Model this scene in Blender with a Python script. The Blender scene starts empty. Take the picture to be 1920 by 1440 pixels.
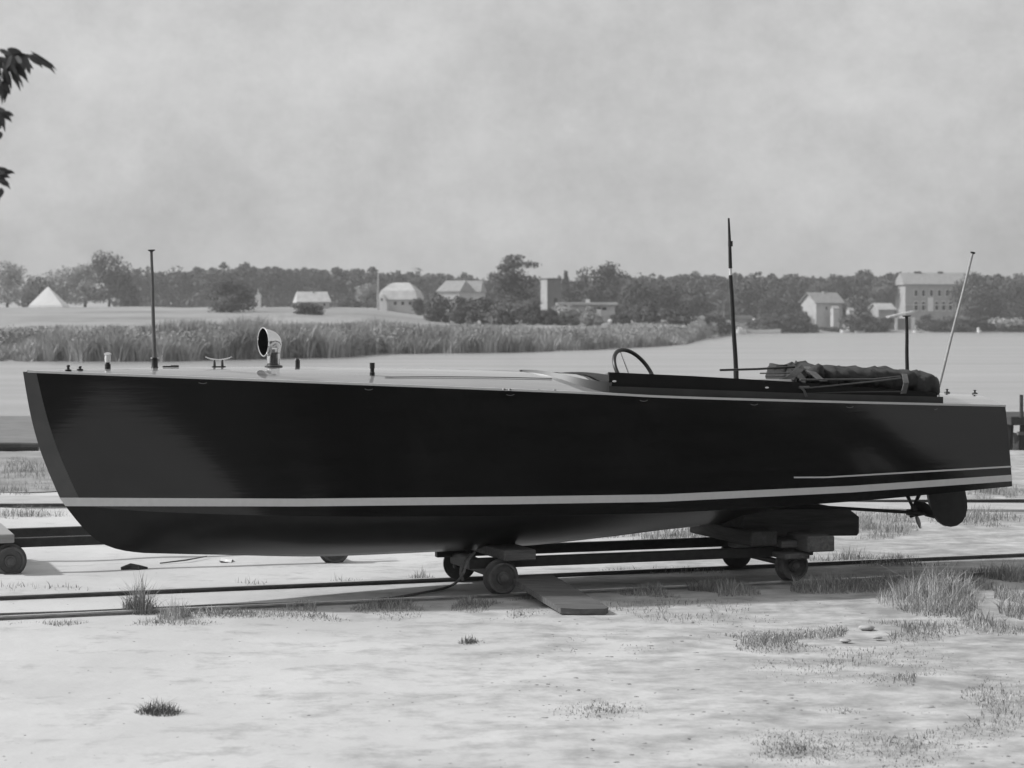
import bpy, math, random
from mathutils import Vector, Matrix, noise
R = math.radians
C = bpy.context.scene.collection
SC = bpy.context.scene

# ------------------------------------------------------------------ camera, world, sun
F, CX, YH, H = 4000.0, 960.0, 600.0, 2.3      # focal length (photo px), principal column, horizon row, eye height
cam = bpy.data.cameras.new('camera'); camo = bpy.data.objects.new('camera', cam); C.objects.link(camo)
camo.location = (0, 0, H); camo.rotation_euler = (R(90), 0, 0)
cam.sensor_width = 36; cam.lens = F/1920*36; cam.shift_y = -120/1920
cam.clip_start = 0.1; cam.clip_end = 6000
cam.dof.use_dof = True; cam.dof.focus_distance = 18.3; cam.dof.aperture_fstop = 3.7
SC.camera = camo
SC.view_settings.view_transform = 'Standard'; SC.view_settings.look = 'None'
SC.view_settings.gamma = 1; SC.view_settings.exposure = 0.0
SC.render.engine = 'CYCLES'
SUN_AZ, SUN_EL = math.atan2(-1.0, 0.08), R(38)  # azimuth from +Y, clockwise
w = bpy.data.worlds.new('World'); SC.world = w; w.use_nodes = True
nt = w.node_tree; nt.nodes.clear()
def N(t, **k):
    n = nt.nodes.new(t)
    for a, b in k.items(): setattr(n, a, b)
    return n
out = N('ShaderNodeOutputWorld'); bg = N('ShaderNodeBackground')
sky = N('ShaderNodeTexSky', sky_type='NISHITA', sun_disc=False)
sky.sun_elevation = SUN_EL; sky.sun_rotation = SUN_AZ % (2*math.pi); sky.dust_density = 4.0; sky.air_density = 1.0
bw = N('ShaderNodeRGBToBW')
nt.links.new(sky.outputs[0], bw.inputs[0])
tc = N('ShaderNodeTexCoord')
mp = N('ShaderNodeMapping'); mp.inputs['Scale'].default_value = (1.0, 1.0, 1.25)
nt.links.new(tc.outputs['Generated'], mp.inputs[0])
n1 = N('ShaderNodeTexNoise'); n1.inputs['Scale'].default_value = 11.0; n1.inputs['Detail'].default_value = 10; n1.inputs['Roughness'].default_value = 0.72
nt.links.new(mp.outputs[0], n1.inputs['Vector'])
cr = N('ShaderNodeMapRange'); cr.inputs['From Min'].default_value = 0.3; cr.inputs['From Max'].default_value = 0.72
cr.inputs['To Min'].default_value = 0.365; cr.inputs['To Max'].default_value = 0.59
nt.links.new(n1.outputs['Fac'], cr.inputs['Value'])
# thin bright overcast: mostly even cloud, some of the clear sky's own gradient
ma = N('ShaderNodeMath', operation='MULTIPLY'); ma.inputs[1].default_value = 0.035
nt.links.new(bw.outputs[0], ma.inputs[0])
ad = N('ShaderNodeMath', operation='ADD'); nt.links.new(ma.outputs[0], ad.inputs[0]); nt.links.new(cr.outputs[0], ad.inputs[1])
m10 = N('ShaderNodeMath', operation='MULTIPLY'); m10.inputs[1].default_value = 10.0
nt.links.new(ad.outputs[0], m10.inputs[0])
nt.links.new(m10.outputs[0], bg.inputs['Color']); bg.inputs['Strength'].default_value = 0.1
nt.links.new(bg.outputs[0], out.inputs['Surface'])
sl = bpy.data.lights.new('sun', 'SUN'); sl.energy = 3.4; sl.angle = R(2.5); sl.color = (1, 1, 1)
so = bpy.data.objects.new('sun', sl); C.objects.link(so)
sd = Vector((math.sin(SUN_AZ)*math.cos(SUN_EL), math.cos(SUN_AZ)*math.cos(SUN_EL), math.sin(SUN_EL)))
so.rotation_euler = sd.to_track_quat('Z', 'Y').to_euler(); so.location = (-20, 0, 20)

# ------------------------------------------------------------------ materials (a black and white photograph: all greys)
def mat(name, v, rough=0.7, var=0.0, scale=8.0, bump=0.0, bscale=None, metal=0.0, coat=0.0, spec=0.5, stretch=None, detail=5, ior=1.5, patch=None, rnd=0.0, coords='Object'):
    m = bpy.data.materials.new(name); m.use_nodes = True
    t = m.node_tree; b = t.nodes['Principled BSDF']; L = t.links
    b.inputs['Roughness'].default_value = rough; b.inputs['Metallic'].default_value = metal
    b.inputs['Specular IOR Level'].default_value = spec; b.inputs['Coat Weight'].default_value = coat
    b.inputs['Coat Roughness'].default_value = 0.04; b.inputs['IOR'].default_value = ior
    b.inputs['Base Color'].default_value = (v, v, v, 1)
    tc = t.nodes.new('ShaderNodeTexCoord'); vec = tc.outputs[coords]
    if stretch:
        mp = t.nodes.new('ShaderNodeMapping'); mp.inputs['Scale'].default_value = stretch
        L.new(vec, mp.inputs[0]); vec = mp.outputs[0]
    val = None
    if var:
        n = t.nodes.new('ShaderNodeTexNoise'); n.inputs['Scale'].default_value = scale; n.inputs['Detail'].default_value = detail; n.inputs['Roughness'].default_value = 0.6
        L.new(vec, n.inputs['Vector'])
        r = t.nodes.new('ShaderNodeMapRange'); r.inputs['From Min'].default_value = 0.28; r.inputs['From Max'].default_value = 0.72
        r.inputs['To Min'].default_value = v*(1-var); r.inputs['To Max'].default_value = v*(1+var)
        L.new(n.outputs['Fac'], r.inputs['Value']); val = r.outputs[0]
    if patch:   # (value, noise scale, threshold low, high)
        n = t.nodes.new('ShaderNodeTexNoise'); n.inputs['Scale'].default_value = patch[1]; n.inputs['Detail'].default_value = 8; n.inputs['Roughness'].default_value = 0.68
        L.new(tc.outputs[coords], n.inputs['Vector'])
        r = t.nodes.new('ShaderNodeMapRange'); r.inputs['From Min'].default_value = patch[2]; r.inputs['From Max'].default_value = patch[3]
        L.new(n.outputs['Fac'], r.inputs['Value'])
        mx = t.nodes.new('ShaderNodeMix'); L.new(r.outputs[0], mx.inputs[0])
        if val: L.new(val, mx.inputs[2])
        else: mx.inputs[2].default_value = v
        mx.inputs[3].default_value = patch[0]; val = mx.outputs[0]
    if rnd:
        oi = t.nodes.new('ShaderNodeObjectInfo'); r = t.nodes.new('ShaderNodeMapRange')
        r.inputs['To Min'].default_value = 1-rnd; r.inputs['To Max'].default_value = 1+rnd
        L.new(oi.outputs['Random'], r.inputs['Value'])
        mu = t.nodes.new('ShaderNodeMath'); mu.operation = 'MULTIPLY'; L.new(r.outputs[0], mu.inputs[0])
        if val: L.new(val, mu.inputs[1])
        else: mu.inputs[1].default_value = v
        val = mu.outputs[0]
    if val: L.new(val, b.inputs['Base Color'])
    if bump:
        n = t.nodes.new('ShaderNodeTexNoise'); n.inputs['Scale'].default_value = bscale or scale*3; n.inputs['Detail'].default_value = 6
        L.new(vec, n.inputs['Vector'])
        bp = t.nodes.new('ShaderNodeBump'); bp.inputs['Strength'].default_value = 1.0; bp.inputs['Distance'].default_value = bump
        L.new(n.outputs['Fac'], bp.inputs['Height']); L.new(bp.outputs[0], b.inputs['Normal'])
    return m
M = {}
M['hull'] = mat('hull_varnish', 0.007, 0.10, 0.45, 3.0, spec=0.40, coat=0.15, stretch=(0.5, 1, 6), bump=0.0004, bscale=5)
M['stem'] = mat('stem_varnish', 0.085, 0.3, 0.12, 6.0, spec=0.3)
M['bottom'] = mat('bottom_paint', 0.011, 0.30, 0.25, 5.0, spec=0.2)
M['stripe'] = mat('stripe_paint', 0.60, 0.4, 0.05, 20)
M['deck'] = mat('deck_paint', 0.28, 0.04, 0.05, 3.0, coat=1.0, spec=0.5, stretch=(0.4, 3, 1))
M['deck'].node_tree.nodes['Principled BSDF'].inputs['Coat IOR'].default_value = 2.1
M['splash'] = mat('splash_board_varnish', 0.07, 0.35, 0.1, 6)
M['coaming'] = mat('coaming_varnish', 0.012, 0.22, 0.2, 5, spec=0.3)
M['mould'] = mat('moulding_varnish', 0.045, 0.3, 0.2, 5)
M['inner'] = mat('cockpit_lining', 0.03, 0.8, 0.2, 5)
M['chrome'] = mat('bright_metal', 0.75, 0.1, 0.05, 10, metal=1.0)
M['dull'] = mat('dull_metal', 0.12, 0.35, 0.2, 30, metal=0.6)
M['black'] = mat('black_metal', 0.02, 0.4, 0.2, 30)
M['void'] = mat('vent_inside', 0.002, 0.9, spec=0.0)
M['white'] = mat('white_paint', 0.7, 0.4, 0.05, 20)
M['grey_pole'] = mat('grey_pole_paint', 0.10, 0.5, 0.2, 20)
M['pale_pole'] = mat('pale_pole_varnish', 0.38, 0.5, 0.15, 20)
M['canvas'] = mat('hood_canvas', 0.035, 0.85, 0.3, 12, bump=0.004, bscale=40)
M['canvas2'] = mat('hood_strap', 0.09, 0.8, 0.3, 30)
M['seat'] = mat('seat_leather', 0.35, 0.5, 0.1, 10)
M['prop'] = mat('bronze_dull', 0.02, 0.45, 0.3, 20)
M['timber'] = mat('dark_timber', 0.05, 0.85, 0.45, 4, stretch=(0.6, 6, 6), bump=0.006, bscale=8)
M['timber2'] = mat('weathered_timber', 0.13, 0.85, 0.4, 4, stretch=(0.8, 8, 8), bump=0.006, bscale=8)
M['paleboard'] = mat('pale_board', 0.3, 0.9, 0.15, 4, stretch=(0.8, 8, 8))
M['plank'] = mat('grey_plank', 0.12, 0.9, 0.45, 5, stretch=(0.6, 9, 4), bump=0.005, bscale=9)
M['iron'] = mat('trolley_iron', 0.022, 0.6, 0.4, 15, bump=0.002, bscale=60)
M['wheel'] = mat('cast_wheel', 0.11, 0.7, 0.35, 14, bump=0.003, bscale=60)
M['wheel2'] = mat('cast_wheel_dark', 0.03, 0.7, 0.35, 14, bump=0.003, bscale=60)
M['rail'] = mat('rusty_rail', 0.11, 0.6, 0.4, 8, stretch=(0.3, 3, 3))
M['railtop'] = mat('rail_head', 0.42, 0.35, 0.2, 8, metal=0.3)
M['rope'] = mat('rope_fibre', 0.12, 0.9, 0.3, 60)
M['grass'] = mat('grass_blades', 0.27, 0.8, 0.5, 2.5)
M['drygrass'] = mat('dry_grass_blades', 0.48, 0.8, 0.4, 2.5)
M['weed'] = mat('dark_weed', 0.15, 0.8, 0.4, 9)
M['stone'] = mat('stone', 0.2, 0.9, 0.4, 20, bump=0.004)
M['paper'] = mat('paper', 0.8, 0.7, 0.05, 20)
M['reed'] = mat('reed_blades', 0.34, 0.8, 0.5, 0.2, detail=4, coords='Object')
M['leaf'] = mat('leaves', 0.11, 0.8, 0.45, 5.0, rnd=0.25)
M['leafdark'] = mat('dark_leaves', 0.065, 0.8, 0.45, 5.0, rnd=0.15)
M['leafpale'] = mat('pale_leaves', 0.36, 0.8, 0.3, 5.0, rnd=0.1)  # pale foliage; also puts haze into the leaf colour of the left-hand trees
M['pine'] = mat('pine_needles', 0.08, 0.8, 0.35, 0.08, rnd=0.1)
M['bark'] = mat('bark', 0.09, 0.9, 0.4, 3, bump=0.02, bscale=6)
M['leafnear'] = mat('near_leaves', 0.14, 0.6, 0.3, 9)
M['wall'] = mat('pale_plaster', 0.50, 0.9, 0.12, 0.7)
M['wall2'] = mat('grey_plaster', 0.37, 0.9, 0.15, 0.7)
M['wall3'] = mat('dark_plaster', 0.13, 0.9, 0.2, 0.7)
M['wallwhite'] = mat('whitewash', 0.75, 0.9, 0.06, 0.7)
M['roof'] = mat('pale_tiles', 0.30, 0.9, 0.2, 1.2)
M['thatch'] = mat('pale_thatch', 0.48, 0.9, 0.2, 0.9)
M['roofdark'] = mat('dark_roof', 0.07, 0.9, 0.2, 1.2)
M['pane'] = mat('window_pane', 0.02, 0.15)
M['jetty'] = mat('jetty_timber', 0.05, 0.9, 0.3, 4)
M['concrete'] = mat('concrete_sill', 0.42, 0.9, 0.15, 3, bump=0.004)

# ------------------------------------------------------------------ projection helpers (photo pixel <-> metres)
def P(px, py, Y): return Vector(((px-CX)/F*Y, Y, H-(py-YH)/F*Y))
def G(px, py, z=0.0): return P(px, py, (H-z)*F/(py-YH))
def proj(p): return (CX+F*p.x/p.y, YH+F*(H-p.z)/p.y)
def hermite(xs, ys, x):
    if x <= xs[0]: return ys[0]
    if x >= xs[-1]: return ys[-1]
    n = len(xs); i = 0
    while x > xs[i+1]: i += 1
    def sl(k): return (ys[k+1]-ys[k])/(xs[k+1]-xs[k])
    def tg(k):
        if k == 0: return sl(0)
        if k == n-1: return sl(n-2)
        a, b = sl(k-1), sl(k)
        return 0.0 if a*b <= 0 else 2*a*b/(a+b)
    h = xs[i+1]-xs[i]; t = (x-xs[i])/h
    return (2*t**3-3*t*t+1)*ys[i]+(t**3-2*t*t+t)*h*tg(i)+(-2*t**3+3*t*t)*ys[i+1]+(t**3-t*t)*h*tg(i+1)
def lin(tab, x):
    if x <= tab[0][0]: return tab[0][1]
    for (a, b), (c, d) in zip(tab, tab[1:]):
        if x <= c: return b+(d-b)*(x-a)/(c-a)
    return tab[-1][1]
def ss(a, b, x):
    t = min(1, max(0, (x-a)/(b-a))); return t*t*(3-2*t)

# ------------------------------------------------------------------ mesh builder (world coordinates)
class MB:
    def __init__(s): s.v = []; s.f = []; s.m = []
    def add(s, vs, fs, mi=0):
        o = len(s.v); s.v += [tuple(p) for p in vs]; s.f += [tuple(i+o for i in q) for q in fs]; s.m += [mi]*len(fs); return s
    def box(s, c, size, rot=None, mi=0, bev=0.0):
        hx, hy, hz = size[0]/2, size[1]/2, size[2]/2; rot = rot or Matrix.Identity(3); c = Vector(c)
        if bev <= 0:
            vs = [c+rot@Vector((x*hx, y*hy, z*hz)) for x in (-1, 1) for y in (-1, 1) for z in (-1, 1)]
            return s.add(vs, [(0,1,3,2),(4,6,7,5),(0,4,5,1),(2,3,7,6),(0,2,6,4),(1,5,7,3)], mi)
        vs = []; idx = {}
        for x in (-1, 1):
            for y in (-1, 1):
                for z in (-1, 1):
                    for k in range(3):
                        q = [x*hx, y*hy, z*hz]
                        for j in range(3):
                            if j != k: q[j] -= (x, y, z)[j]*bev
                        idx[(x, y, z, k)] = len(vs); vs.append(c+rot@Vector(q))
        fs = []
        for k in range(3):
            a, b = [(1, 2), (0, 2), (0, 1)][k]
            for sg in (-1, 1):
                q = []
                for (i, j) in ((-1,-1),(1,-1),(1,1),(-1,1)):
                    t = [0, 0, 0]; t[k] = sg; t[a] = i; t[b] = j; q.append(idx[(*t, k)])
                fs.append(q)
            for i in (-1, 1):
                for j in (-1, 1):
                    t0 = [0,0,0]; t0[a] = i; t0[b] = j; t0[k] = -1; t1 = list(t0); t1[k] = 1
                    fs.append((idx[(*t0, a)], idx[(*t1, a)], idx[(*t1, b)], idx[(*t0, b)]))
        for x in (-1, 1):
            for y in (-1, 1):
                for z in (-1, 1): fs.append(tuple(idx[(x, y, z, k)] for k in range(3)))
        return s.add(vs, fs, mi)
    def tube(s, pts, rad, n=10, mi=0, cap=True):
        pts = [Vector(p) for p in pts]
        if not hasattr(rad, '__len__'): rad = [rad]*len(pts)
        o = []; fs = []; up = None
        for i, p in enumerate(pts):
            d = (pts[min(i+1, len(pts)-1)]-pts[max(i-1, 0)]).normalized()
            if up is None: up = d.orthogonal().normalized()
            up = (up-d*up.dot(d)).normalized(); b = d.cross(up)
            for k in range(n):
                a = 2*math.pi*k/n; o.append(p+(up*math.cos(a)+b*math.sin(a))*rad[i])
        for i in range(len(pts)-1):
            for k in range(n):
                fs.append((i*n+k, i*n+(k+1)%n, (i+1)*n+(k+1)%n, (i+1)*n+k))
        if cap: fs += [tuple(range(n-1, -1, -1)), tuple((len(pts)-1)*n+k for k in range(n))]
        return s.add(o, fs, mi)
    def grid(s, rows, mi=0, closed=False):
        n = len(rows[0]); vs = [p for r in rows for p in r]; fs = []
        for i in range(len(rows)-1):
            for k in range(n if closed else n-1):
                fs.append((i*n+k, i*n+(k+1) % n, (i+1)*n+(k+1) % n, (i+1)*n+k))
        return s.add(vs, fs, mi)
    def prism(s, poly, vec, mi=0):
        n = len(poly); vs = [Vector(p) for p in poly]+[Vector(p)+Vector(vec) for p in poly]
        fs = [tuple(range(n-1, -1, -1)), tuple(range(n, 2*n))]+[(i, (i+1) % n, n+(i+1) % n, n+i) for i in range(n)]
        return s.add(vs, fs, mi)
    def ball(s, c, r, nu=12, nv=8, mi=0, jit=0.0, seed=0):
        rg = random.Random(seed); r = r if hasattr(r, '__len__') else (r, r, r); rows = []
        for i in range(nv+1):
            a = math.pi*i/nv; row = []
            for k in range(nu):
                b = 2*math.pi*k/nu; j = 1+jit*(rg.random()-.5) if 0 < i < nv else 1
                row.append(Vector(c)+Vector((math.sin(a)*math.cos(b)*r[0]*j, math.sin(a)*math.sin(b)*r[1]*j, math.cos(a)*r[2]*j)))
            rows.append(row)
        return s.grid(rows, mi, True)
    def build(s, name, mats, parent=None, smooth=False, angle=35, root=None, weld=False):
        if not isinstance(mats, (list, tuple)): mats = [mats]
        me = bpy.data.meshes.new(name)
        root = root or parent
        inv = root_matrix(root).inverted() if root is not None else None
        vs = s.v if inv is None else [tuple(inv@Vector(p)) for p in s.v]
        me.from_pydata(vs, [], s.f)
        for m in mats: me.materials.append(m)
        if len(mats) > 1: me.polygons.foreach_set('material_index', s.m)
        if weld:
            import bmesh
            b = bmesh.new(); b.from_mesh(me); bmesh.ops.remove_doubles(b, verts=b.verts, dist=1e-5)
            bmesh.ops.recalc_face_normals(b, faces=b.faces); b.to_mesh(me); b.free()
        if smooth:
            me.polygons.foreach_set('use_smooth', [True]*len(me.polygons)); me.set_sharp_from_angle(angle=R(angle))
        me.update()
        o = bpy.data.objects.new(name, me); C.objects.link(o)
        if parent is not None: o.parent = parent
        return o
def root_matrix(o):
    while o.parent is not None: o = o.parent
    return o.matrix_basis if hasattr(o, 'matrix_basis') else Matrix()
def tag(o, label=None, cat=None, group=None, kind=None):
    if label: o['label'] = label
    if cat: o['category'] = cat
    if group: o['group'] = group
    if kind: o['kind'] = kind
    return o
def thing(name, label, cat, loc, rz=0.0, group=None, rx=0.0):
    o = bpy.data.objects.new(name, None); C.objects.link(o)
    o.location = loc; o.rotation_euler = (rx, 0, rz); o.empty_display_size = 0.2
    return tag(o, label, cat, group)
def kids(o): return [c for c in bpy.data.objects if c.parent == o]
def copy_tree(o, parent=None):
    c = o.copy(); C.objects.link(c)
    if parent is not None: c.parent = parent
    for ch in kids(o): copy_tree(ch, c)
    return c

# ------------------------------------------------------------------ SETTING: ground, water, far land
THETA = math.atan(0.35)
e = Vector((math.cos(THETA), math.sin(THETA), 0)); nn = Vector((-math.sin(THETA), math.cos(THETA), 0))   # along the track, away from the camera
O = Vector((-0.088, 18.31, 0))
WL = -0.4
def TR(u, t, z=0.0): return O+e*u+nn*t+Vector((0, 0, z))
def gz(x, y):       # yard height: flat with faint hollows, falling into the lake
    z = 0.035*(noise.noise(Vector((x*0.35, y*0.35, 3)))+0.5*noise.noise(Vector((x*1.3, y*1.3, 8))))*ss(0.5, 2.0, abs((Vector((x, y, 0))-O).dot(nn)+0.0)) if y > 0 else 0
    s = ss(37.5, 43, y+0.7*noise.noise(Vector((x*.2, 0, 1)))); z = z*(1-s)-s*1.6
    return z
g = MB(); xs = [-90, -60, -40, -28, -20, -15]+[-12+0.16*i for i in range(151)]+[15, 20, 28, 40, 60, 90]
ys = [-70, -40, -20, -8, 0, 5, 8, 9.5]+[10+0.16*i for i in range(88)]+[24.4+0.4*i for i in range(50)]+[46, 60]
g.grid([[Vector((x, y, gz(x, y))) for x in xs] for y in ys])
# sand with trodden earth patches
gm = mat('pale_sand', 0.55, 0.95, 0.08, 0.9, bump=0.010, bscale=5, detail=9, patch=(0.47, 0.42, 0.48, 0.72))
t = gm.node_tree; L = t.links; b = t.nodes['Principled BSDF']
src = b.inputs['Base Color'].links[0].from_socket
tcn = t.nodes.new('ShaderNodeTexCoord'); sep = t.nodes.new('ShaderNodeSeparateXYZ'); L.new(tcn.outputs['Object'], sep.inputs[0])
nz = t.nodes.new('ShaderNodeTexNoise'); nz.inputs['Scale'].default_value = 3.2; nz.inputs['Detail'].default_value = 9; nz.inputs['Roughness'].default_value = 0.72
mpn = t.nodes.new('ShaderNodeMapping'); mpn.inputs['Scale'].default_value = (0.7, 0.9, 1); L.new(tcn.outputs['Object'], mpn.inputs[0]); L.new(mpn.outputs[0], nz.inputs['Vector'])
# more worn turf towards the right of the yard
mr = t.nodes.new('ShaderNodeMapRange'); mr.inputs['From Min'].default_value = -2.5; mr.inputs['From Max'].default_value = 3.5; mr.inputs['To Min'].default_value = 0.0; mr.inputs['To Max'].default_value = 0.215
L.new(sep.outputs['X'], mr.inputs['Value'])
am = t.nodes.new('ShaderNodeMath'); am.operation = 'ADD'; L.new(nz.outputs['Fac'], am.inputs[0]); L.new(mr.outputs[0], am.inputs[1])
r2 = t.nodes.new('ShaderNodeMapRange'); r2.inputs['From Min'].default_value = 0.54; r2.inputs['From Max'].default_value = 0.80
L.new(am.outputs[0], r2.inputs['Value'])
mx = t.nodes.new('ShaderNodeMix'); L.new(r2.outputs[0], mx.inputs[0]); L.new(src, mx.inputs[2]); mx.inputs[3].default_value = 0.27
L.new(mx.outputs[0], b.inputs['Base Color'])
tag(g.build('ground', gm, smooth=True, angle=80), kind='structure')
# water
wt = MB(); wt.add([(-1500, 36, WL), (1500, 36, WL), (1500, 1400, WL), (-1500, 1400, WL)], [(0, 1, 2, 3)])
wm = mat('lake_water', 0.33, 0.25, 0.18, 0.06, bump=0.06, bscale=1.1, stretch=(0.5, 2.2, 1), detail=8, ior=1.33, coords='Object')
tag(wt.build('water', wm), kind='structure')
# unseen dark grass behind and right of the camera, added to darken hull reflections
gf = MB(); rows = []
for i in range(32):
    y = -69+(9.4+69)*i/31
    rows.append([Vector((-88+176*j/80, y+(.35*noise.noise(Vector((j*.6, 1, 1))) if i == 31 else 0), .02)) for j in range(81)])
gf.grid(rows); rows = []
for i in range(24):
    y = 9.9+1.1*i; x0 = .27*y+2.4+.4*noise.noise(Vector((i*.7, 2, 4)))
    rows.append([Vector((x0+(88-x0)*(j/20)**1.6, y, 0.04)) for j in range(21)])
gf.grid(rows); tag(gf.build('grass_field', mat('rough_grass', 0.07, 0.95, 0.5, 0.8, bump=0.03, bscale=6), smooth=True, angle=80), kind='structure')
st_ = MB(); rows = []
for i in range(12):
    y = 28.6+i*.85
    rows.append([Vector((-15+14*j/40, y+.5*noise.noise(Vector((i*.4, j*.35, 6))), gz(-15+14*j/40, y)+.012)) for j in range(41)])
st_.grid(rows); tag(st_.build('shore_turf', mat('worn_turf', 0.27, 0.95, 0.35, 1.6, bump=0.02, bscale=8, detail=9), smooth=True, angle=80), kind='structure')
mb_ = MB(); rows = []
for i in range(14):
    y = 40+i*1.8
    rows.append([Vector((-26+20*j/30, y+.9*noise.noise(Vector((i*.3, j*.3, 3))), WL-.15+.22*min(1, (13-i)/3)*ss(-6.2, -8.2, -26+20*j/30)+.04*noise.noise(Vector((i*.5, j*.5, 7))))) for j in range(31)])
mb_.grid(rows); tag(mb_.build('mud_bank', mat('wet_mud', 0.17, 0.8, 0.25, 1.2, bump=0.02, bscale=5, detail=8), smooth=True, angle=80), kind='structure')
# far shore
SH = [(-900, 676), (0, 677), (300, 678), (480, 673), (640, 670), (700, 664), (960, 661), (1100, 656), (1200, 651), (1285, 646), (1325, 634), (1370, 627), (1420, 625), (1560, 623.7), (1920, 623), (3000, 623)]
def shoreD(px): return (H-WL)*F/(lin(SH, px)-YH)
def farz(px, D):
    Ds = shoreD(px)
    A = lin([(Ds-15, -1.6), (Ds, -0.4), (Ds+6, .1), (250, 2.0), (380, 4.6), (500, 5.2), (900, 6)], D)
    B = lin([(Ds-15, -1.6), (Ds, -0.4), (Ds+6, .1), (max(Ds+12, 300), 1.8), (max(Ds+30, 420), 2.6), (900, 5)], D)
    Cc = lin([(Ds-15, -1.6), (Ds, -0.4), (Ds+5, .0), (Ds+40, .4), (Ds+110, 2.2), (900, 6)], D)
    a = 1-ss(650, 900, px); c = ss(1300, 1420, px)
    z = A*a+(1-a)*((1-c)*B+c*Cc)
    if D > Ds+4: z += 0.25*noise.noise(Vector((px*.01, D*.02, 0)))*min(1, (D-Ds)/40)
    return z
def FP(px, D, dz=0.0): return Vector(((px-CX)/F*D, D, farz(px, D)+dz))
fl = MB(); rows = []
for i in range(40):
    rows.append([])
    for px in list(range(-900, 2900, 20))+list(range(2900, 5200, 100)):
        Ds = shoreD(px); D = Ds-15+(i/39)**2.2*(1200-Ds)
        if i == 2: D = Ds
        rows[-1].append(FP(px, D))
fl.grid(rows)
fm = mat('meadow_grass', 0.30, 0.95, 0.25, 0.06, detail=8, bump=0.25, bscale=0.8, patch=(0.20, 0.03, 0.5, 0.62), stretch=(1, 0.25, 1))
tag(fl.build('meadow', fm, smooth=True, angle=80), kind='structure')

# ------------------------------------------------------------------ vegetation
def leafcloud(mb, rg, blobs, n, size, mi=0, shell=0.55, flat=0.0):
    tot = sum(b[1][0]*b[1][2] for b in blobs)
    for c, r in blobs:
        for _ in range(max(6, int(n*r[0]*r[2]/tot))):
            while True:
                d = Vector((rg.uniform(-1, 1), rg.uniform(-1, 1), rg.uniform(-1, 1)))
                if 0.05 < d.length <= 1: break
            q = d.normalized()*(shell+(1.04-shell)*rg.random()**0.7)
            p = Vector((c[0]+q.x*r[0], c[1]+q.y*r[1], c[2]+q.z*r[2]))
            nrm = (q+Vector((rg.gauss(0, .5), rg.gauss(0, .5), rg.gauss(0.3, .5)))).normalized()
            a = nrm.orthogonal().normalized(); a.rotate(Matrix.Rotation(rg.uniform(0, 6.28), 3, nrm)); bb = nrm.cross(a)
            s1 = size*rg.uniform(.6, 1.4); s2 = s1*rg.uniform(.5, .9)
            mb.add([p-a*s1, p-bb*s2*.8+a*s1*.1, p+a*s1, p+bb*s2], [(0, 1, 2, 3)], mi)
def unit_tree(seed, kind):
    """crown and trunk meshes of a tree one unit high and about one unit wide"""
    rg = random.Random(seed); cr = MB(); tr = MB()
    if kind == 'round':
        bl = []
        for k in range(26):
            a = rg.uniform(0, 6.28); z = rg.uniform(.16, .88); rr = .36*math.sqrt(max(0.05, 1-((z-.48)/.5)**2))*rg.uniform(.35, 1.05)
            s = rg.uniform(.12, .2); bl.append(((math.cos(a)*rr, math.sin(a)*rr, z), (s*1.2, s*1.2, s*.85)))
        leafcloud(cr, rg, bl, 4600, .024, shell=.35)
        tr.tube([(0, 0, 0), (.01, 0, .2), (0, .01, .5)], [.035, .026, .014], 7)
        for k in range(5):
            a = k*1.3; tr.tube([(0, 0, .2+.05*k), (.25*math.cos(a), .25*math.sin(a), .45+.06*k)], [.014, .004], 5)
    elif kind == 'bush':
        bl = []
        for k in range(20):
            a = rg.uniform(0, 6.28); rr = rg.uniform(0, .36); z = rg.uniform(.1, .78)*(1-rr*.9)
            s = rg.uniform(.13, .24); bl.append(((math.cos(a)*rr, math.sin(a)*rr, z), (s, s, s*.85)))
        leafcloud(cr, rg, bl, 3000, .036, shell=.35)
        for k in range(5):
            a = k*1.3; tr.tube([(0.03*math.cos(a), .03*math.sin(a), 0), (.22*math.cos(a), .22*math.sin(a), .5)], [.016, .005], 5)
    elif kind == 'layered':
        bl = []
        for k in range(52):
            z = rg.uniform(.04, .97)**1.1; wd = .46*(1-.3*z); a = rg.uniform(0, 6.28); rr = wd*rg.uniform(.2, 1)
            s = rg.uniform(.10, .2); bl.append(((math.cos(a)*rr+.05*(z-.5), math.sin(a)*rr, z), (s*1.3, s*1.1, s*.34)))
        bl.append(((.10, 0, .95), (.2, .2, .05))); bl.append(((-.18, 0, .88), (.2, .2, .05)))
        leafcloud(cr, rg, bl, 5200, .021, shell=.2)
        tr.tube([(0, 0, 0), (.02, 0, .5), (.04, 0, .93)], [.03, .02, .006], 7)
        for k in range(9):
            a = k*2.4; tr.tube([(0.01, 0, .2+.08*k), (.28*math.cos(a), .28*math.sin(a), .24+.08*k)], [.01, .003], 5)
    elif kind == 'spruce':
        bl = [((0, 0, z/16+.08), (.34*(1-z/16)+.03, .34*(1-z/16)+.03, .05)) for z in range(15)]
        leafcloud(cr, rg, bl, 2400, .045, shell=.1); tr.tube([(0, 0, 0), (0, 0, 1)], [.03, .004], 6)
    elif kind == 'pine':
        bl = []
        for k in range(9):
            a = rg.uniform(0, 6.28); z = rg.uniform(.42, .95); rr = .11*rg.random()
            s = rg.uniform(.06, .12)*(1.25-z*.5); bl.append(((math.cos(a)*rr, math.sin(a)*rr, z), (s, s, s*.8)))
        leafcloud(cr, rg, bl, 420, .034, shell=.25)
        tr.tube([(0, 0, 0), (0, 0, .8)], [.012, .006], 5)
    if kind != 'pine':      # bring the crown to exactly one unit high and one wide
        X_ = sorted(v[0] for v in cr.v); n_ = len(X_); x0, x1 = X_[int(n_*.005)], X_[int(n_*.995)]; z1 = max(v[2] for v in cr.v)
        for mb in (cr, tr): mb.v = [((v[0]-(x0+x1)/2)/(x1-x0), v[1]/(x1-x0), v[2]/z1) for v in mb.v]
    return cr, tr
LIB = {}
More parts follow.
